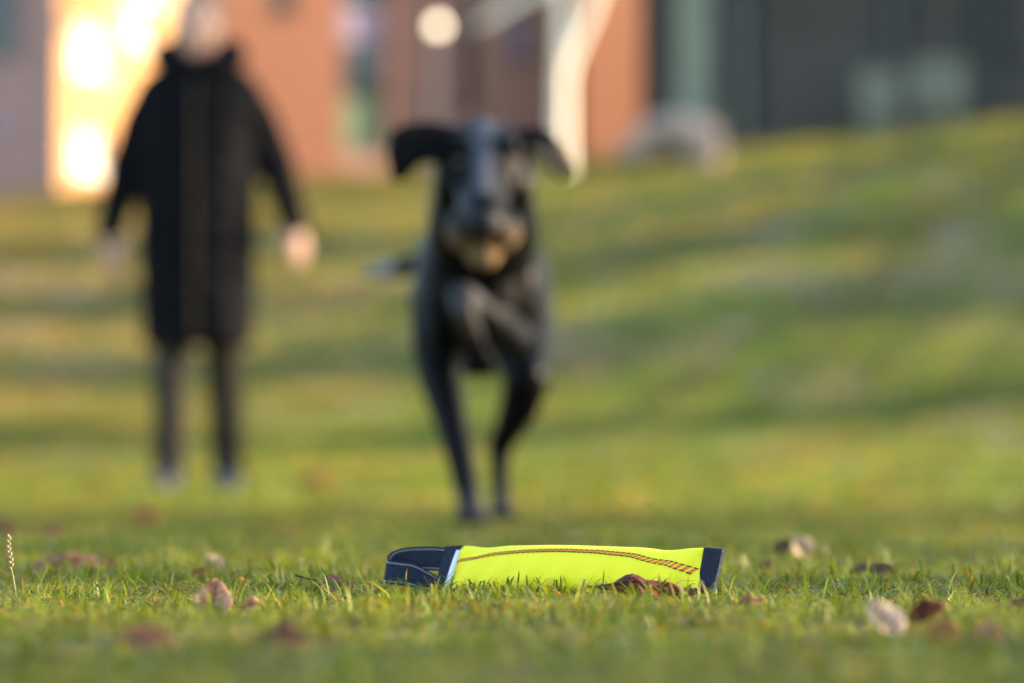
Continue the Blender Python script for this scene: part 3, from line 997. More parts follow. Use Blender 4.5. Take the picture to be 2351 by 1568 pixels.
# ------------------------------------------------------------------ the person
def hand(b, wrist, d, side, palm_n, s=1.0):
    """palm, four fingers, a thumb; d points to the fingertips, side to the thumb"""
    w_ = Vector(wrist)
    d, side, pn = Vector(d).normalized(), Vector(side).normalized(), Vector(palm_n).normalized()
    b.tube([w_, w_ + d * 0.03 * s, w_ + d * 0.085 * s], [(0.026 * s, 0.018 * s), (0.036 * s, 0.017 * s), (0.040 * s, 0.014 * s)], 12, side=side)
    for k, (o, L) in enumerate(((0.030, 0.070), (0.010, 0.080), (-0.010, 0.075), (-0.029, 0.060))):
        p = w_ + d * 0.088 * s + side * o * s
        q = p + d * L * 0.45 * s + pn * 0.010 * s
        t = q + d * L * 0.33 * s + pn * 0.020 * s
        e = t + d * L * 0.16 * s + pn * 0.016 * s
        b.tube([p, q, t, e], [0.0098 * s, 0.0090 * s, 0.0082 * s, 0.0066 * s], 10)
    p = w_ + d * 0.025 * s + side * 0.026 * s
    b.tube([p, p + d * 0.030 * s + side * 0.026 * s + pn * 0.008 * s, p + d * 0.062 * s + side * 0.032 * s + pn * 0.018 * s], [0.014 * s, 0.0115 * s, 0.0085 * s], 10)


def build_person():
    Yp = 11.42
    g = hz(-1.05, Yp)
    M_skin = mat('skin', (0.42, 0.24, 0.175), 0.55, 0.25, var=0.06, scale=12)
    M_coat = mat('black_coat_cloth', (0.005, 0.005, 0.0065), 0.9, 0.06, var=0.2, scale=14, bump=0.3, bscale=90)
    M_trou = mat('dark_trousers_cloth', (0.032, 0.028, 0.022), 0.9, 0.08, var=0.25, scale=18, bump=0.3, bscale=80)
    M_shoe = mat('dark_shoe_leather', (0.014, 0.018, 0.028), 0.5, 0.4)
    M_sole = mat('shoe_sole', (0.025, 0.025, 0.028), 0.7, 0.2)
    M_hair = mat('brown_hair', (0.075, 0.042, 0.022), 0.5, 0.4, var=0.3, scale=40, bump=0.6, bscale=120)
    X, Y = -1.055, Yp
    b = MB()
    # head with face (chin at 1.46 m)
    b.ball((X + 0.005, Y, 1.580), (0.076, 0.096, 0.108), 20, 14)
    b.ball((X + 0.003, Y - 0.028, 1.520), (0.060, 0.066, 0.066), 16, 12)
    b.ball((X + 0.003, Y - 0.070, 1.478), (0.024, 0.022, 0.020))
    b.tube([(X + 0.003, Y - 0.092, 1.590), (X + 0.003, Y - 0.110, 1.548)], [0.010, 0.015], 10)
    b.ball((X + 0.003, Y - 0.086, 1.512), (0.024, 0.012, 0.007))
    b.ball((X + 0.003, Y - 0.084, 1.500), (0.021, 0.012, 0.007))
    for s in (-1, 1):
        b.ball((X + s * 0.078, Y + 0.005, 1.560), (0.010, 0.020, 0.032))
        b.ball((X + s * 0.035, Y - 0.062, 1.548), (0.026, 0.022, 0.022))
    b.tube([(X, Y + 0.015, 1.53), (X, Y + 0.02, 1.40)], [0.056, 0.062], 16)
    # trunk
    b.tube([(X, Y + 0.02, 1.40), (X, Y + 0.02, 1.30), (X, Y + 0.01, 1.10), (X, Y + 0.01, 0.95), (X, Y + 0.01, 0.85)],
           [(0.13, 0.07), (0.165, 0.10), (0.135, 0.09), (0.155, 0.10), (0.15, 0.10)], 20, side=(1, 0, 0))
    # arms, held slightly away from the body
    arms = {-1: [(-1.205, Y + 0.02, 1.345), (-1.298, Y + 0.05, 1.100), (-1.345, Y - 0.02, 0.880)],
            1: [(-0.905, Y + 0.02, 1.345), (-0.792, Y + 0.05, 1.105), (-0.728, Y - 0.02, 0.905)]}
    for s in (-1, 1):
        b.tube(arms[s], [0.048, 0.038, 0.027], 14)
    hand(b, arms[-1][2], (0.02, -0.12, -1), (0.85, -0.5, 0), (0.4, 0.85, 0), 1.0)
    hand(b, arms[1][2], (0.16, -0.2, -1), (-0.85, -0.5, 0), (-0.4, 0.85, 0), 0.95)
    # legs
    legs = {-1: [(X - 0.080, Y + 0.01, 0.86), (X - 0.083, Y - 0.015, 0.48), (X - 0.086, Y - 0.035, 0.10)],
            1: [(X + 0.080, Y + 0.01, 0.86), (X + 0.086, Y + 0.06, 0.48), (X + 0.090, Y + 0.16, 0.10)]}
    for s in (-1, 1):
        b.tube(legs[s], [0.085, 0.052, 0.036], 16)
        a = legs[s][2]
        b.tube([(a[0], a[1] + 0.03, g + 0.055), (a[0] + s * 0.01, a[1] - 0.12, g + 0.04)], [0.034, 0.028], 12)
    body = b.remesh('person', 0.006, 3, None, M_skin)
    tag(body, 'person in a long black hooded coat standing on the lawn behind the dog', 'person')
    # coat: body of the coat, flaring a little, open at the hem
    c = MB()
    c.tube([(X, Y + 0.015, 1.445), (X, Y + 0.015, 1.40), (X, Y + 0.015, 1.355), (X, Y + 0.012, 1.28), (X, Y + 0.01, 1.15), (X, Y + 0.01, 1.00), (X, Y + 0.01, 0.85), (X + 0.002, Y + 0.01, 0.70), (X + 0.003, Y + 0.01, 0.500)],
           [(0.115, 0.085), (0.182, 0.105), (0.215, 0.128), (0.208, 0.145), (0.200, 0.140), (0.196, 0.140), (0.198, 0.145), (0.194, 0.142), (0.186, 0.136)], 26, side=(1, 0, 0), cap=False)
    for s in (-1, 1):
        p = [Vector(q) for q in arms[s]]
        c.tube([p[0] + Vector((-s * 0.03, 0, 0.005)), p[0].lerp(p[1], 0.4), p[1], p[1].lerp(p[2], 0.5), p[2] + (p[2] - p[1]).normalized() * -0.005], [0.086, 0.076, 0.065, 0.056, 0.048], 16)
    coat = c.remesh('coat', 0.009, 4, body, M_coat)
    # folds in the cloth
    v = verts_np(coat.data)
    f = 0.003 * np.sin(v[:, 0] * 55 + 3 * np.sin(v[:, 2] * 9)) * sst(1.35, 0.9, v[:, 2]) + 0.004 * np.sin(v[:, 2] * 60 + v[:, 0] * 20)
    v[:, 1] += f * np.sign(v[:, 1] - Y - 0.01)
    coat.data.vertices.foreach_set('co', v.ravel())
    # hood lying round the neck
    hd = MB()
    ring = []
    for k in range(25):
        a = 2 * math.pi * k / 24
        ring.append(Vector((X + 0.118 * math.cos(a), Y + 0.025 + 0.105 * math.sin(a), 1.446 + 0.035 * math.sin(a) + 0.030 * abs(math.cos(a)))))
    hd.tube(ring, [0.048 + 0.012 * max(0, math.sin(2 * math.pi * k / 24)) for k in range(25)], 12)
    hd.ball((X, Y + 0.15, 1.40), (0.13, 0.07, 0.10))
    hd.remesh('hood', 0.008, 4, coat, M_coat)
    MB().tube([(X + 0.002, Y - 0.146, 1.38), (X + 0.002, Y - 0.152, 1.10), (X + 0.002, Y - 0.142, 0.53)], [0.006, 0.006, 0.006], 8).build('zip', coat, M_trou, True)
    t = MB()
    for s in (-1, 1):
        p = [Vector(q) for q in legs[s]]
        t.tube([p[0], p[0].lerp(p[1], 0.5), p[1], p[1].lerp(p[2], 0.5), p[2] + Vector((0, 0, -0.01))], [0.095, 0.080, 0.066, 0.060, 0.056], 16)
    t.remesh('trousers', 0.008, 3, body, M_trou)
    for s in (-1, 1):
        a = legs[s][2]
        sh = MB()
        sh.tube([(a[0], a[1] + 0.055, g + 0.050), (a[0], a[1] - 0.02, g + 0.058), (a[0] + s * 0.008, a[1] - 0.10, g + 0.046), (a[0] + s * 0.012, a[1] - 0.165, g + 0.036)],
                [(0.040, 0.044), (0.044, 0.050), (0.050, 0.038), (0.042, 0.028)], 16, side=(1, 0, 0))
        sh.tube([(a[0], a[1] + 0.02, g + 0.07), (a[0], a[1] + 0.02, g + 0.14)], [0.048, 0.050], 14)
        so = sh.remesh('shoe', 0.006, 3, body, M_shoe)
        sl = MB()
        sl.tube([(a[0], a[1] + 0.07, g + 0.012), (a[0], a[1] - 0.03, g + 0.012), (a[0] + s * 0.010, a[1] - 0.11, g + 0.012), (a[0] + s * 0.014, a[1] - 0.185, g + 0.014)],
                [(0.038, 0.010), (0.043, 0.010), (0.050, 0.010), (0.034, 0.010)], 16, side=(1, 0, 0))
        sl.build('sole', so, M_sole, True)
    hr = MB()
    hr.ball((X + 0.005, Y + 0.022, 1.600), (0.088, 0.100, 0.106), 20, 14)
    hr.tube([(X, Y + 0.09, 1.58), (X, Y + 0.10, 1.48), (X, Y + 0.09, 1.42)], [(0.08, 0.04), (0.08, 0.035), (0.06, 0.03)], 14, side=(1, 0, 0))
    hr.remesh('hair', 0.007, 3, body, M_hair)
    M_e = mat('eye_white', (0.7, 0.7, 0.7), 0.2, 0.5)
    M_i = mat('iris', (0.06, 0.05, 0.04), 0.2, 0.5)
    for s in (-1, 1):
        e = MB().ball((X + 0.003 + s * 0.031, Y - 0.080, 1.572), (0.013, 0.010, 0.008), 12, 8).build('eye', body, M_e, True)
        MB().ball((X + 0.003 + s * 0.031, Y - 0.087, 1.572), (0.006, 0.0045, 0.006), 10, 6).build('iris', e, M_i, True)
    ml = MB()
    ml.ball((X + 0.003, Y - 0.0915, 1.506), (0.022, 0.008, 0.006), 12, 8)
    ml.build('lips', body, mat('lips', (0.42, 0.16, 0.14), 0.45, 0.35), True)


build_person()

# ------------------------------------------------------------------ buildings behind the bank
M_brick = brick_mat('sunlit_orange_brick', (0.30, 0.102, 0.054), (0.25, 0.084, 0.045), (0.28, 0.19, 0.13))  # warm sun on the bays put into the brick colour
M_shaded_brick = brick_mat('shaded_pink_brick', (0.36, 0.165, 0.115), (0.31, 0.135, 0.10), (0.38, 0.30, 0.26))  # the same brick, shade of the recess put into its colour
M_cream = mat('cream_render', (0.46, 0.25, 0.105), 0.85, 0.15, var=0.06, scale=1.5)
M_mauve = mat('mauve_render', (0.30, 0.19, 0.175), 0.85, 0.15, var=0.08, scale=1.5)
M_slate = mat('dark_cladding', (0.045, 0.044, 0.040), 0.6, 0.3, var=0.2, scale=1.2)
M_frame = mat('white_window_frame', (0.65, 0.64, 0.62), 0.5, 0.3)
M_dframe = mat('dark_window_frame', (0.03, 0.032, 0.036), 0.5, 0.3)
M_glass = mat('window_glass', (0.02, 0.024, 0.03), 0.08, 0.6)
M_dglass = mat('dark_glass', (0.012, 0.014, 0.015), 0.25, 0.2)
M_blind = mat('window_blind', (0.66, 0.58, 0.46), 0.7, 0.2)
M_curtain = mat('lilac_curtain', (0.30, 0.26, 0.36), 0.8, 0.2)
M_gpanel = mat('green_panel', (0.15, 0.22, 0.13), 0.6, 0.3)
M_gcol = mat('verdigris_column', (0.16, 0.195, 0.155), 0.7, 0.25, var=0.12, scale=2.5)
M_roof = mat('roof_tiles', (0.10, 0.06, 0.05), 0.8, 0.2, var=0.2, scale=3)


def wall(parent, u0, u1, z0, z1, v, thick, holes, m, name='wall'):
    """an upright wall along local x at depth v (outer face), with rectangular openings (u0,u1,z0,z1)"""
    us = sorted({u0, u1, *[h[0] for h in holes], *[h[1] for h in holes]})
    zs = sorted({z0, z1, *[h[2] for h in holes], *[h[3] for h in holes]})
    us = [u for u in us if u0 <= u <= u1]
    zs = [z for z in zs if z0 <= z <= z1]

    def solid(i, j):
        if i < 0 or j < 0 or i >= len(us) - 1 or j >= len(zs) - 1:
            return False
        cu, cz = (us[i] + us[i + 1]) / 2, (zs[j] + zs[j + 1]) / 2
        return not any(h[0] < cu < h[1] and h[2] < cz < h[3] for h in holes)
    mb = MB()
    for i in range(len(us) - 1):
        for j in range(len(zs) - 1):
            if not solid(i, j):
                continue
            a, b, c, d = us[i], us[i + 1], zs[j], zs[j + 1]
            f, k = v, v + thick
            mb.add([(a, f, c), (b, f, c), (b, f, d), (a, f, d)], [(0, 1, 2, 3)])
            mb.add([(a, k, c), (b, k, c), (b, k, d), (a, k, d)], [(3, 2, 1, 0)])
            if not solid(i - 1, j):
                mb.add([(a, f, c), (a, k, c), (a, k, d), (a, f, d)], [(3, 2, 1, 0)])
            if not solid(i + 1, j):
                mb.add([(b, f, c), (b, k, c), (b, k, d), (b, f, d)], [(0, 1, 2, 3)])
            if not solid(i, j - 1):
                mb.add([(a, f, c), (b, f, c), (b, k, c), (a, k, c)], [(3, 2, 1, 0)])
            if not solid(i, j + 1):
                mb.add([(a, f, d), (b, f, d), (b, k, d), (a, k, d)], [(0, 1, 2, 3)])
    return mb.build(name, parent, m)


def window(parent, hole, v, fm, pm, bars=1, sill=True, low=None):
    u0, u1, z0, z1 = hole
    fw = 0.06
    fb = MB()
    y0, y1 = v + 0.10, v + 0.16
    fb.box(u0, u1, y0, y1, z0, z0 + fw).box(u0, u1, y0, y1, z1 - fw, z1)
    fb.box(u0, u0 + fw, y0, y1, z0 + fw, z1 - fw).box(u1 - fw, u1, y0, y1, z0 + fw, z1 - fw)
    for k in range(1, bars + 1):
        c = u0 + (u1 - u0) * k / (bars + 1)
        fb.box(c - 0.025, c + 0.025, y0 + 0.004, y1 - 0.004, z0 + fw, z1 - fw)
    f = fb.build('window', parent, fm)
    for k in range(bars + 1):
        a = u0 + (u1 - u0) * k / (bars + 1)
        b = u0 + (u1 - u0) * (k + 1) / (bars + 1)
        zz = z0 + 0.45 * (z1 - z0) if low is not None else z0
        MB().box(a + 0.03, b - 0.03, y0 + 0.02, y0 + 0.035, zz + (0 if low is not None else fw * 0.5), z1 - fw * 0.5).build('pane', f, pm)
        if low is not None:
            MB().box(a + 0.03, b - 0.03, y0 + 0.018, y0 + 0.04, z0 + fw * 0.5, zz - 0.003).build('lower_panel', f, low)
    if sill:
        MB().box(u0 - 0.06, u1 + 0.06, v - 0.06, v + 0.10, z0 - 0.07, z0 - 0.003).build('sill', f, fm)
    return f


def on_line(px, O, ux):
    """distance along a ground line (origin O, direction ux) where the sight line of column px meets it"""
    k = (px - 1175.5) / FPX
    # O.x + u*ux.x = k*(O.y + u*ux.y)
    return (k * O.y - O.x) / (ux.x - k * ux.y)


def zpx(py, Y):
    return CAM_H + (1061.0 - py) / FPX * Y


def facade_root(name, px0, Y0, ux, zbase):
    O = Vector(((px0 - 1175.5) / FPX * Y0, Y0))
    ux = Vector(ux).normalized()
    r = empty(name, (O.x, O.y, zbase), math.atan2(ux.y, ux.x))
    return r, O, ux


# --- sunlit cream wing on the left, with its shaded mauve front
def left_house():
    zb = 4.2
    r, O, ux = facade_root('rendered_house', 134, 62.0, (0.6, 0.8), zb)
    tag(r, 'pale rendered house at the left, its side wall glowing in the sun', 'house')
    W = 3.45
    hs = []
    for (a, b, t, bt) in ((165, 255, 50, 170), (165, 245, 300, 400), (285, 345, -20, 90)):
        u0, u1 = on_line(a, O, ux), on_line(b, O, ux)
        hs.append((u0, u1, zpx(bt, 63) - zb, zpx(t, 63) - zb))
    hs.append((2.2, 2.9, 4.6, 5.8))
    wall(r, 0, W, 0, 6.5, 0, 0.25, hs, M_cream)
    for h in hs:
        window(r, h, 0, M_frame, M_blind, bars=1)
    # front wing, facing the camera: own local frame turned against the parent's
    fr = MB()
    inv = Matrix.Rotation(-r.rotation_euler.z, 4, 'Z')

    def loc(px, Y, z):
        p = Vector(((px - 1175.5) / FPX * Y - O.x, Y - O.y, z - zb))
        return inv @ p
    q = [loc(-500, 62.0, zb), loc(133, 62.0, zb), loc(133, 62.35, zb), loc(-500, 62.35, zb)]
    q2 = [p + Vector((0, 0, 6.5)) for p in q]
    fr.add(q + q2, [(0, 3, 2, 1), (4, 5, 6, 7), (0, 1, 5, 4), (1, 2, 6, 5), (2, 3, 7, 6), (3, 0, 4, 7)])
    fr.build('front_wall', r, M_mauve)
    for (a, b, t, bt, m1, nm) in ((-60, 38, -90, 130, M_glass, 'window'), (-30, 8, 270, 310, M_curtain, 'notice_board')):
        wb = MB()
        q = [loc(a, 61.94, zpx(bt, 62)), loc(b, 61.94, zpx(bt, 62)), loc(b, 61.995, zpx(bt, 62)), loc(a, 61.995, zpx(bt, 62))]
        dz = Vector((0, 0, zpx(t, 62) - zpx(bt, 62)))
        wb.add(q + [p + dz for p in q], [(0, 3, 2, 1), (4, 5, 6, 7), (0, 1, 5, 4), (1, 2, 6, 5), (2, 3, 7, 6), (3, 0, 4, 7)])
        wb.build(nm, r, m1)
    rf = MB()
    q = [loc(-500, 61.6, zb + 6.5), loc(152, 61.6, zb + 6.5), loc(455, 66.0, zb + 6.5), loc(-500, 68, zb + 6.5)]
    c = loc(-200, 65, zb + 8.6)
    rf.add(q + [c], [(0, 1, 4), (1, 2, 4), (2, 3, 4), (3, 0, 4), (3, 2, 1, 0)])
    rf.build('roof', r, M_roof)
    return r


left_house()


# --- the long brick building: two sunlit bays and a shaded recess
def brick_building():
    zb = 5.0
    r, O, ux = facade_root('brick_building', 395, 69.0, (0.9245, 0.382), zb)
    tag(r, 'orange brick building behind the bank with a shaded recess between two bays', 'building')
    U = lambda px: on_line(px, O, ux)
    inw = Vector((-ux.y, ux.x))
    UV = lambda px, v: on_line(px, O + inw * v, ux)
    Hh = 6.5
    a0, a1 = 0.0, U(782)
    b0, b1 = UV(902, 0.9), U(1335)
    c1 = U(1482)
    h1 = [(U(622), U(675), zpx(30, 70.5) - zb, zpx(-120, 70.5) - zb)]
    wall(r, a0, a1, 0, Hh, 0.0, 0.3, h1, M_brick)
    for h in h1:
        window(r, h, 0.0, M_dframe, M_glass, bars=1)
    # dark glazed bay between
    hd = (UV(775, 0.9), b0 - 0.12, zpx(345, 71) - zb, zpx(-120, 71) - zb)
    wall(r, a1 - 0.3, b0 - 0.11, 0, Hh, 0.9, 0.25, [hd], M_shaded_brick)
    fz = [zpx(345, 71) - zb, zpx(205, 71) - zb, zpx(95, 71) - zb, zpx(-10, 71) - zb, zpx(-120, 71) - zb]
    for k, (m1) in enumerate((M_gpanel, M_glass, M_curtain, M_glass)):
        window(r, (hd[0], hd[1], fz[k] + 0.003, fz[k + 1] - 0.003), 0.9, M_dframe, m1, bars=0, sill=False)
    # recess
    h2 = [(UV(1060, 1.5), UV(1096, 1.5), zpx(250, 71.5) - zb, zpx(-60, 71.5) - zb), (UV(1165, 1.5), UV(1215, 1.5), zpx(110, 71.5) - zb, zpx(-100, 71.5) - zb)]
    wall(r, b0, b1 + 0.25, 0, Hh, 1.5, 0.3, h2, M_shaded_brick)
    window(r, h2[0], 1.5, M_dframe, M_glass, bars=0, sill=False)
    window(r, h2[1], 1.5, M_dframe, M_curtain, bars=1)
    MB().box(b0 - 0.10, b0 - 0.003, 0.88, 1.497, 0, Hh).build('side_wall', r, M_shaded_brick)
    # right pier
    MB().box(b1, c1, 0, 1.497, 0, Hh).build('pier', r, M_brick)
    MB().box(-0.3, c1 + 0.3, -0.35, 8.0, Hh + 0.003, Hh + 0.35).build('roof', r, M_roof)
    MB().box(-0.25, -0.003, 0.0, 8.0, 0, Hh).build('side_wall', r, M_brick)
    MB().box(a0, c1, 7.5, 7.8, 0, Hh).build('rear_wall', r, M_brick)


brick_building()


# --- dark building at the right
def dark_building():
    zb = 5.2
    x0 = (1482 - 1175.5) / FPX * 68
    r = empty('dark_clad_building', (x0, 68.0, zb))
    tag(r, 'dark clad building in shade at the right behind the bank', 'building')
    U = lambda px: (px - 1482) / FPX * 68
    Hh = 5.2
    hs = [(U(1492), U(1530), 0.9, 4.9), (U(1655), U(1760), 0.75, 4.9), (U(2010), U(2110), 2.6, 4.6), (U(2220), U(2330), 2.6, 4.6)]
    wall(r, 0, U(2600), 0, Hh, 0, 0.3, hs, M_slate)
    for h in hs:
        window(r, h, 0, M_dframe, M_dglass, bars=0 if h[1] - h[0] < 0.6 else 1, sill=False)
    # cladding battens
    for k in range(1, 12):
        px = 1790 + k * 64
        MB().box(U(px) - 0.02, U(px) + 0.02, -0.035, -0.003, 0.4, Hh - 0.2).build('batten', r, M_slate)
    MB().box(U(1548), U(1636), -0.45, -0.003, 0, Hh).build('column', r, M_gcol)
    MB().box(-0.15, U(2600) + 0.15, -0.6, 2.6, Hh + 0.003, Hh + 0.3).build('roof', r, M_slate)
    MB().box(0, 0.25, 0.303, 2.4, 0, Hh).build('side_wall', r, M_slate)
    MB().box(U(2600) - 0.25, U(2600), 0.303, 2.4, 0, Hh).build('side_wall', r, M_slate)


dark_building()

# ------------------------------------------------------------------ small things on top of the bank
M_cab = mat('grey_green_cabinet', (0.135, 0.15, 0.12), 0.6, 0.3, var=0.1, scale=4)
M_cabd = mat('cabinet_gap', (0.05, 0.055, 0.05), 0.7, 0.2)


def cabinet(px0, px1, pt, pb, Y, label):
    x0, x1 = (px0 - 1175.5) / FPX * Y, (px1 - 1175.5) / FPX * Y
    g = hz((x0 + x1) / 2, Y)
    r = empty('utility_cabinet', ((x0 + x1) / 2, Y, g))
    tag(r, label, 'cabinet', 'utility cabinets by the dark building')
    hw = (x1 - x0) / 2
    z1, z0 = zpx(pt, Y) - g, zpx(pb, Y) - g
    MB().box(-hw, hw, 0, 0.4, z0, z1).build('housing', r, M_cab)
    MB().box(-hw - 0.03, hw + 0.03, -0.04, 0.44, z1 + 0.003, z1 + 0.05).build('lid', r, M_cab)
    for s in (-1, 1):
        d = MB().box(min(s * 0.01, s * (hw - 0.02)), max(s * 0.01, s * (hw - 0.02)), -0.02, -0.003, z0 + 0.04, z1 - 0.04).build('door', r, M_cab)
        MB().box(s * 0.05 - 0.015, s * 0.05 + 0.015, -0.035, -0.0225, (z0 + z1) / 2 - 0.05, (z0 + z1) / 2 + 0.05).build('handle', d, M_cabd)
        MB().box(s * hw * 0.55 - 0.12, s * hw * 0.55 + 0.12, 0.06, 0.34, -0.15, z0 - 0.003).build('leg', r, M_cab)


cabinet(1975, 2068, 160, 262, 66.0, 'smaller grey green utility cabinet against the dark building')
cabinet(2098, 2222, 138, 240, 66.0, 'larger grey green utility cabinet right of the smaller one')


def boulder():
    Y = 61.0
    c = at(1545, 285, Y)
    g = hz(c.x, Y)
    M_st = mat('boulder_stone', (0.30, 0.23, 0.19), 0.85, 0.2, var=0.15, scale=3, bump=0.5, bscale=12)
    b = MB()
    b.ball((c.x + 0.10, Y, g + 0.64), (0.80, 0.55, 0.36), 24, 16)
    b.ball((c.x + 0.52, Y, g + 0.35), (0.42, 0.50, 0.52), 20, 14)
    b.ball((c.x - 0.55, Y + 0.05, g + 0.35), (0.38, 0.45, 0.34), 20, 14)
    b.ball((c.x, Y + 0.35, g + 0.15), (0.8, 0.3, 0.4), 20, 14)
    o = b.remesh('boulder', 0.04, 4, None, M_st)
    v = verts_np(o.data)
    for i in range(len(v)):
        n = mnoise.noise(Vector(v[i]) * 2.3)
        v[i] += np.array((n * 0.06, n * 0.05, n * 0.05))
    o.data.vertices.foreach_set('co', v.ravel())
    tag(o, 'large pale grey boulder with a dark hollow under it on the bank', 'boulder')


boulder()


def street_lamp():
    Y = 66.0
    c = at(1005, 57, Y)
    g = hz(c.x, Y)
    M_post = mat('lamp_post_metal', (0.22, 0.22, 0.22), 0.5, 0.4)
    r = empty('street_lamp', (c.x, Y, g))
    tag(r, 'street lamp with a glowing round globe before the brick recess', 'street lamp')
    zt = c.z - g
    MB().tube([(0, 0, -0.1), (0, 0, 0.6), (0, 0, 0.65), (0, 0, zt - 0.16)], [0.06, 0.06, 0.04, 0.035], 12).build('post', r, M_post, True)
    MB().tube([(0, 0, zt - 0.18), (0, 0, zt - 0.115)], [0.06, 0.08], 12).build('globe_holder', r, M_post, True)
    m = bpy.data.materials.new('lamp_globe_glow')
    m.use_nodes = True
    p = m.node_tree.nodes['Principled BSDF']
    p.inputs['Base Color'].default_value = (0.9, 0.85, 0.75, 1)
    p.inputs['Emission Color'].default_value = (1.0, 0.80, 0.52, 1)
    p.inputs['Emission Strength'].default_value = 1.05
    MB().ball((0, 0, zt), 0.13, 20, 14).build('globe', r, m, True)


street_lamp()


# ------------------------------------------------------------------ trees
M_birch = mat('birch_bark', (0.80, 0.70, 0.56), 0.7, 0.25, col2=(0.86, 0.77, 0.64), scale=6)
M_bark = mat('grey_brown_bark', (0.11, 0.085, 0.06), 0.85, 0.2, var=0.3, scale=9, bump=0.8, bscale=30)
M_crown = mat('autumn_leaves', (0.12, 0.11, 0.03), 0.55, 0.3, attr='Col', transl=0.3)


def leaf_cloud(name, parent, centres, radii, n, size, seed, pal):
    r = np.random.default_rng(seed)
    ci = r.integers(0, len(centres), n)
    Cc, Rr = np.array(centres)[ci], np.array(radii)[ci]
    d = r.normal(0, 1, (n, 3))
    d /= np.linalg.norm(d, axis=1)[:, None]
    p = Cc + d * Rr[:, None] * r.uniform(0.15, 1.0, (n, 1)) ** 0.5
    a = r.normal(0, 1, (n, 3))
    a /= np.linalg.norm(a, axis=1)[:, None]
    b = np.cross(a, r.normal(0, 1, (n, 3)))
    b /= np.linalg.norm(b, axis=1)[:, None]
    s = size * r.uniform(0.6, 1.3, (n, 1))
    V = np.stack([p - a * s, p + b * s * 0.55, p + a * s, p - b * s * 0.55], 1).reshape(-1, 3)
    F = (np.arange(n)[:, None] * 4 + np.arange(4)[None, :])
    o = pyd(name, V.tolist(), F.tolist(), parent, M_crown)
    pal = np.array(pal)
    col = pal[r.integers(0, len(pal), n)] * r.uniform(0.7, 1.3, (n, 1))
    paint(o.data, np.repeat(col, 4, axis=0))
    return o


def birch():
    Y = 62.5
    base = at(1292, 398, Y)
    g = hz(base.x, Y)
    r = empty('birch_tree', (base.x, Y, g))
    tag(r, 'forked pale birch tree shining in the sun in front of the brick building', 'tree')

    def L(px, py, dy=0.0):
        p = at(px, py, Y + dy)
        return Vector((p.x - base.x, dy, p.z - g))
    t = MB()
    t.tube([Vector((0, 0, -0.2)), L(1292, 390), L(1290, 300), L(1291, 200), L(1295, 100), L(1292, 0), L(1285, -120), L(1290, -300), L(1280, -520)],
           [0.17, 0.155, 0.15, 0.145, 0.14, 0.13, 0.11, 0.08, 0.03], 18)
    t.tube([L(1292, 185), L(1318, 105), L(1352, 30), L(1385, -60), L(1440, -240), L(1480, -420)], [0.10, 0.10, 0.095, 0.085, 0.06, 0.025], 14)
    t.remesh('trunk', 0.022, 3, r, M_birch)
    br = MB()
    br.tube([L(1290, -60), L(1235, -25), L(1170, 8), L(1110, 45), L(1085, 62)], [0.09, 0.09, 0.085, 0.07, 0.02], 12)
    br.build('drooping_branch', r, M_birch, True)
    cs, rs = [], []
    rr = random.Random(5)
    for k in range(16):
        cs.append((rr.uniform(-2.2, 2.2), rr.uniform(-1.8, 1.8), rr.uniform(5.6, 9.5)))
        rs.append(rr.uniform(0.5, 0.9))
    leaf_cloud('crown', r, cs, rs, 2500, 0.07, 3, [(0.30, 0.20, 0.03), (0.22, 0.17, 0.03), (0.14, 0.13, 0.03)])


birch()


# ------------------------------------------------------------------ hedge and trees out of view, added only to cast shade on the lawn
def shade_hedge():  # stands out of view, put in to keep the sun off the lawn
    M_h = mat('shade_hedge_leaves', (0.05, 0.07, 0.02), 0.5, 0.3, attr='Col', transl=0.2)
    r = empty('shade_hedge', (6.0, 4.0, 0))
    tag(r, 'row of clipped green shrubs out of view, added to shade the lawn', 'shade_hedge')
    tr = MB()
    for k in range(24):
        y = -9 + k * 0.66
        tr.tube([(0, y, -0.05), (random.uniform(-.1, .1), y + random.uniform(-.1, .1), 1.5)], [0.03, 0.012], 6)
    tr.build('stems', r, M_bark, True)
    q = np.random.default_rng(8)
    n = 42000
    p = np.stack([q.uniform(-0.38, 0.38, n), q.uniform(-9.3, 5.9, n), q.uniform(0.0, 1.0, n)], 1)
    cl = fnoise(p[:, 1] * 1.0, p[:, 2] * 1.6, 77, 6.28 / 0.55)
    p = p[q.uniform(0, 1, n) < np.clip(0.62 + 0.9 * cl + 0.25 * np.exp(-((p[:, 1] - 3.1) / 0.9) ** 2) - 0.42 * np.exp(-((p[:, 1] + 0.3) / 1.0) ** 2), 0.04, 1)]
    n = len(p)
    top = 1.80 + 0.10 * np.sin(p[:, 1] * 1.9) + 0.06 * np.sin(p[:, 1] * 5.3 + 1) + 0.17 * np.exp(-((p[:, 1] - 3.1) / 0.9) ** 2)
    p[:, 2] = 0.05 + p[:, 2] * top
    a = q.normal(0, 1, (n, 3))
    a /= np.linalg.norm(a, axis=1)[:, None]
    b = np.cross(a, q.normal(0, 1, (n, 3)))
    b /= np.linalg.norm(b, axis=1)[:, None]
    s = 0.045 * q.uniform(0.6, 1.3, (n, 1))
    V = np.stack([p - a * s, p + b * s * 0.55, p + a * s, p - b * s * 0.55], 1).reshape(-1, 3)
    F = np.arange(n)[:, None] * 4 + np.arange(4)[None, :]
    o = pyd('foliage', V.tolist(), F.tolist(), r, M_h)
    col = np.array([(0.05, 0.08, 0.02), (0.07, 0.10, 0.02), (0.04, 0.06, 0.02)])[q.integers(0, 3, n)] * q.uniform(0.7, 1.3, (n, 1))
    paint(o.data, np.repeat(col, 4, axis=0))


shade_hedge()


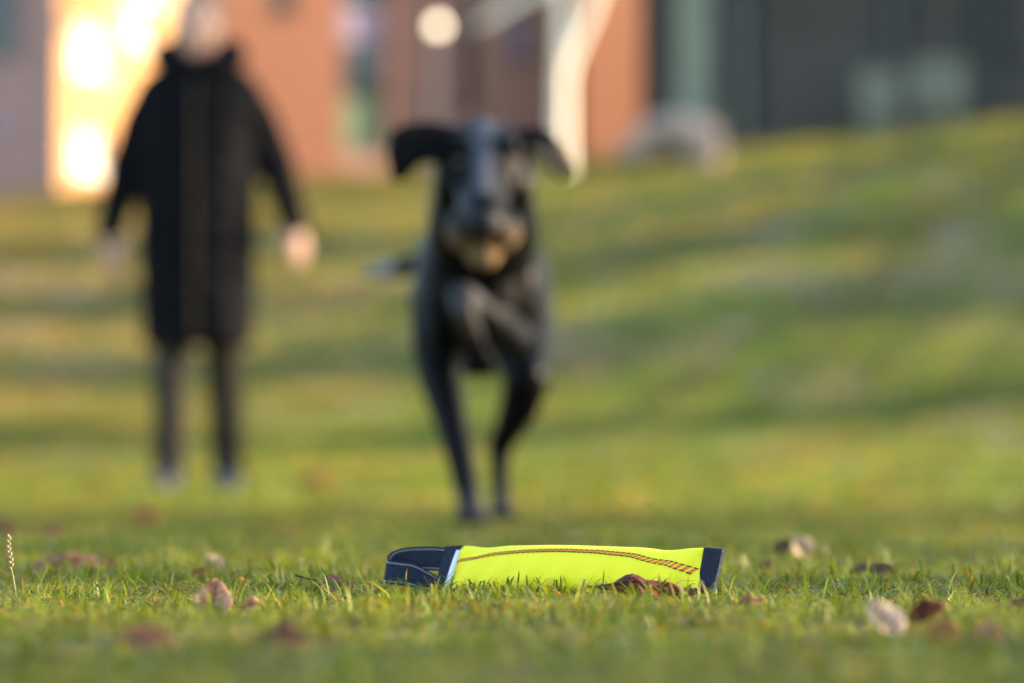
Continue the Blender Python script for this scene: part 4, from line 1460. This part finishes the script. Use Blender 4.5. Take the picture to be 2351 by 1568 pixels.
def unseen_shade_tree(x, y, rad, zc, label, seed, n=3600):  # a tree out of view, put in for its shadow
    g = hz(x, y)
    r = empty('unseen_shade_tree', (x, y, g))
    tag(r, label, 'tree', 'unseen trees added to shade the lawn')
    q = random.Random(seed)
    t = MB()
    top = zc + rad * 0.8
    t.tube([(0, 0, -0.2), (0.05, 0, zc * 0.4), (-0.05, 0.05, zc), (0, 0, top)], [0.22, 0.16, 0.11, 0.03], 10)
    cs, rs = [], []
    for k in range(14):
        a = q.uniform(0, 6.28)
        rr = rad * q.uniform(0.25, 0.75)
        c = Vector((rr * math.cos(a), rr * math.sin(a), zc + q.uniform(-1.6, 1.6)))
        t.tube([(0, 0, c.z - 0.9), c * 0.6 + Vector((0, 0, c.z * 0.4 - 0.3)), c], [0.06, 0.04, 0.015], 6)
        cs.append(tuple(c))
        rs.append(rad * q.uniform(0.32, 0.5))
    t.build('trunk', r, M_bark, True)
    leaf_cloud('crown', r, cs, rs, n, 0.13, seed, [(0.12, 0.10, 0.02), (0.08, 0.09, 0.02), (0.16, 0.11, 0.02)])


unseen_shade_tree(22.0, 21.6, 1.0, 5.8, 'nearest of the unseen leafy trees added to shade the lawn', 1)
unseen_shade_tree(22.5, 27.9, 1.5, 5.6, 'second unseen leafy tree added to shade the lawn', 2)
unseen_shade_tree(23.0, 31.8, 1.0, 5.6, 'third and slimmest unseen leafy tree added to shade the lawn', 3)
unseen_shade_tree(24.0, 42.0, 2.6, 5.4, 'broad unseen leafy tree added to shade the slope', 4, 5000)
unseen_shade_tree(22.0, 15.5, 1.25, 9.6, 'tall unseen leafy tree added to shade the person', 5)
unseen_shade_tree(22.0, 63.6, 1.15, 4.6, 'unseen leafy tree added to shade the boulder', 6)


def shade_tree(tx, ty, x, rad, label, seed, n=3600):
    """a tree at x whose crown stands in the sun's way for the spot (tx, ty)"""
    d = (x - tx) / SUN_XY.x
    y = ty + d * SUN_XY.y
    z = hz(tx, ty) + d * math.tan(SUN_EL)
    unseen_shade_tree(x, y, rad, z - hz(x, y), label, seed, n)


shade_tree(-5.0, 21.5, 26.0, 1.7, 'unseen second row tree added for shade, nearest to the lawn', 11)
shade_tree(-5.5, 29.0, 27.0, 2.0, 'unseen second row tree added for shade, half way up the bank', 12)
shade_tree(-7.0, 39.0, 28.0, 2.6, 'unseen second row tree added for shade, high up the bank', 13, 4600)
shade_tree(-8.0, 52.0, 28.0, 2.4, 'last unseen tree added for shade, near the top of the bank', 14, 4600)
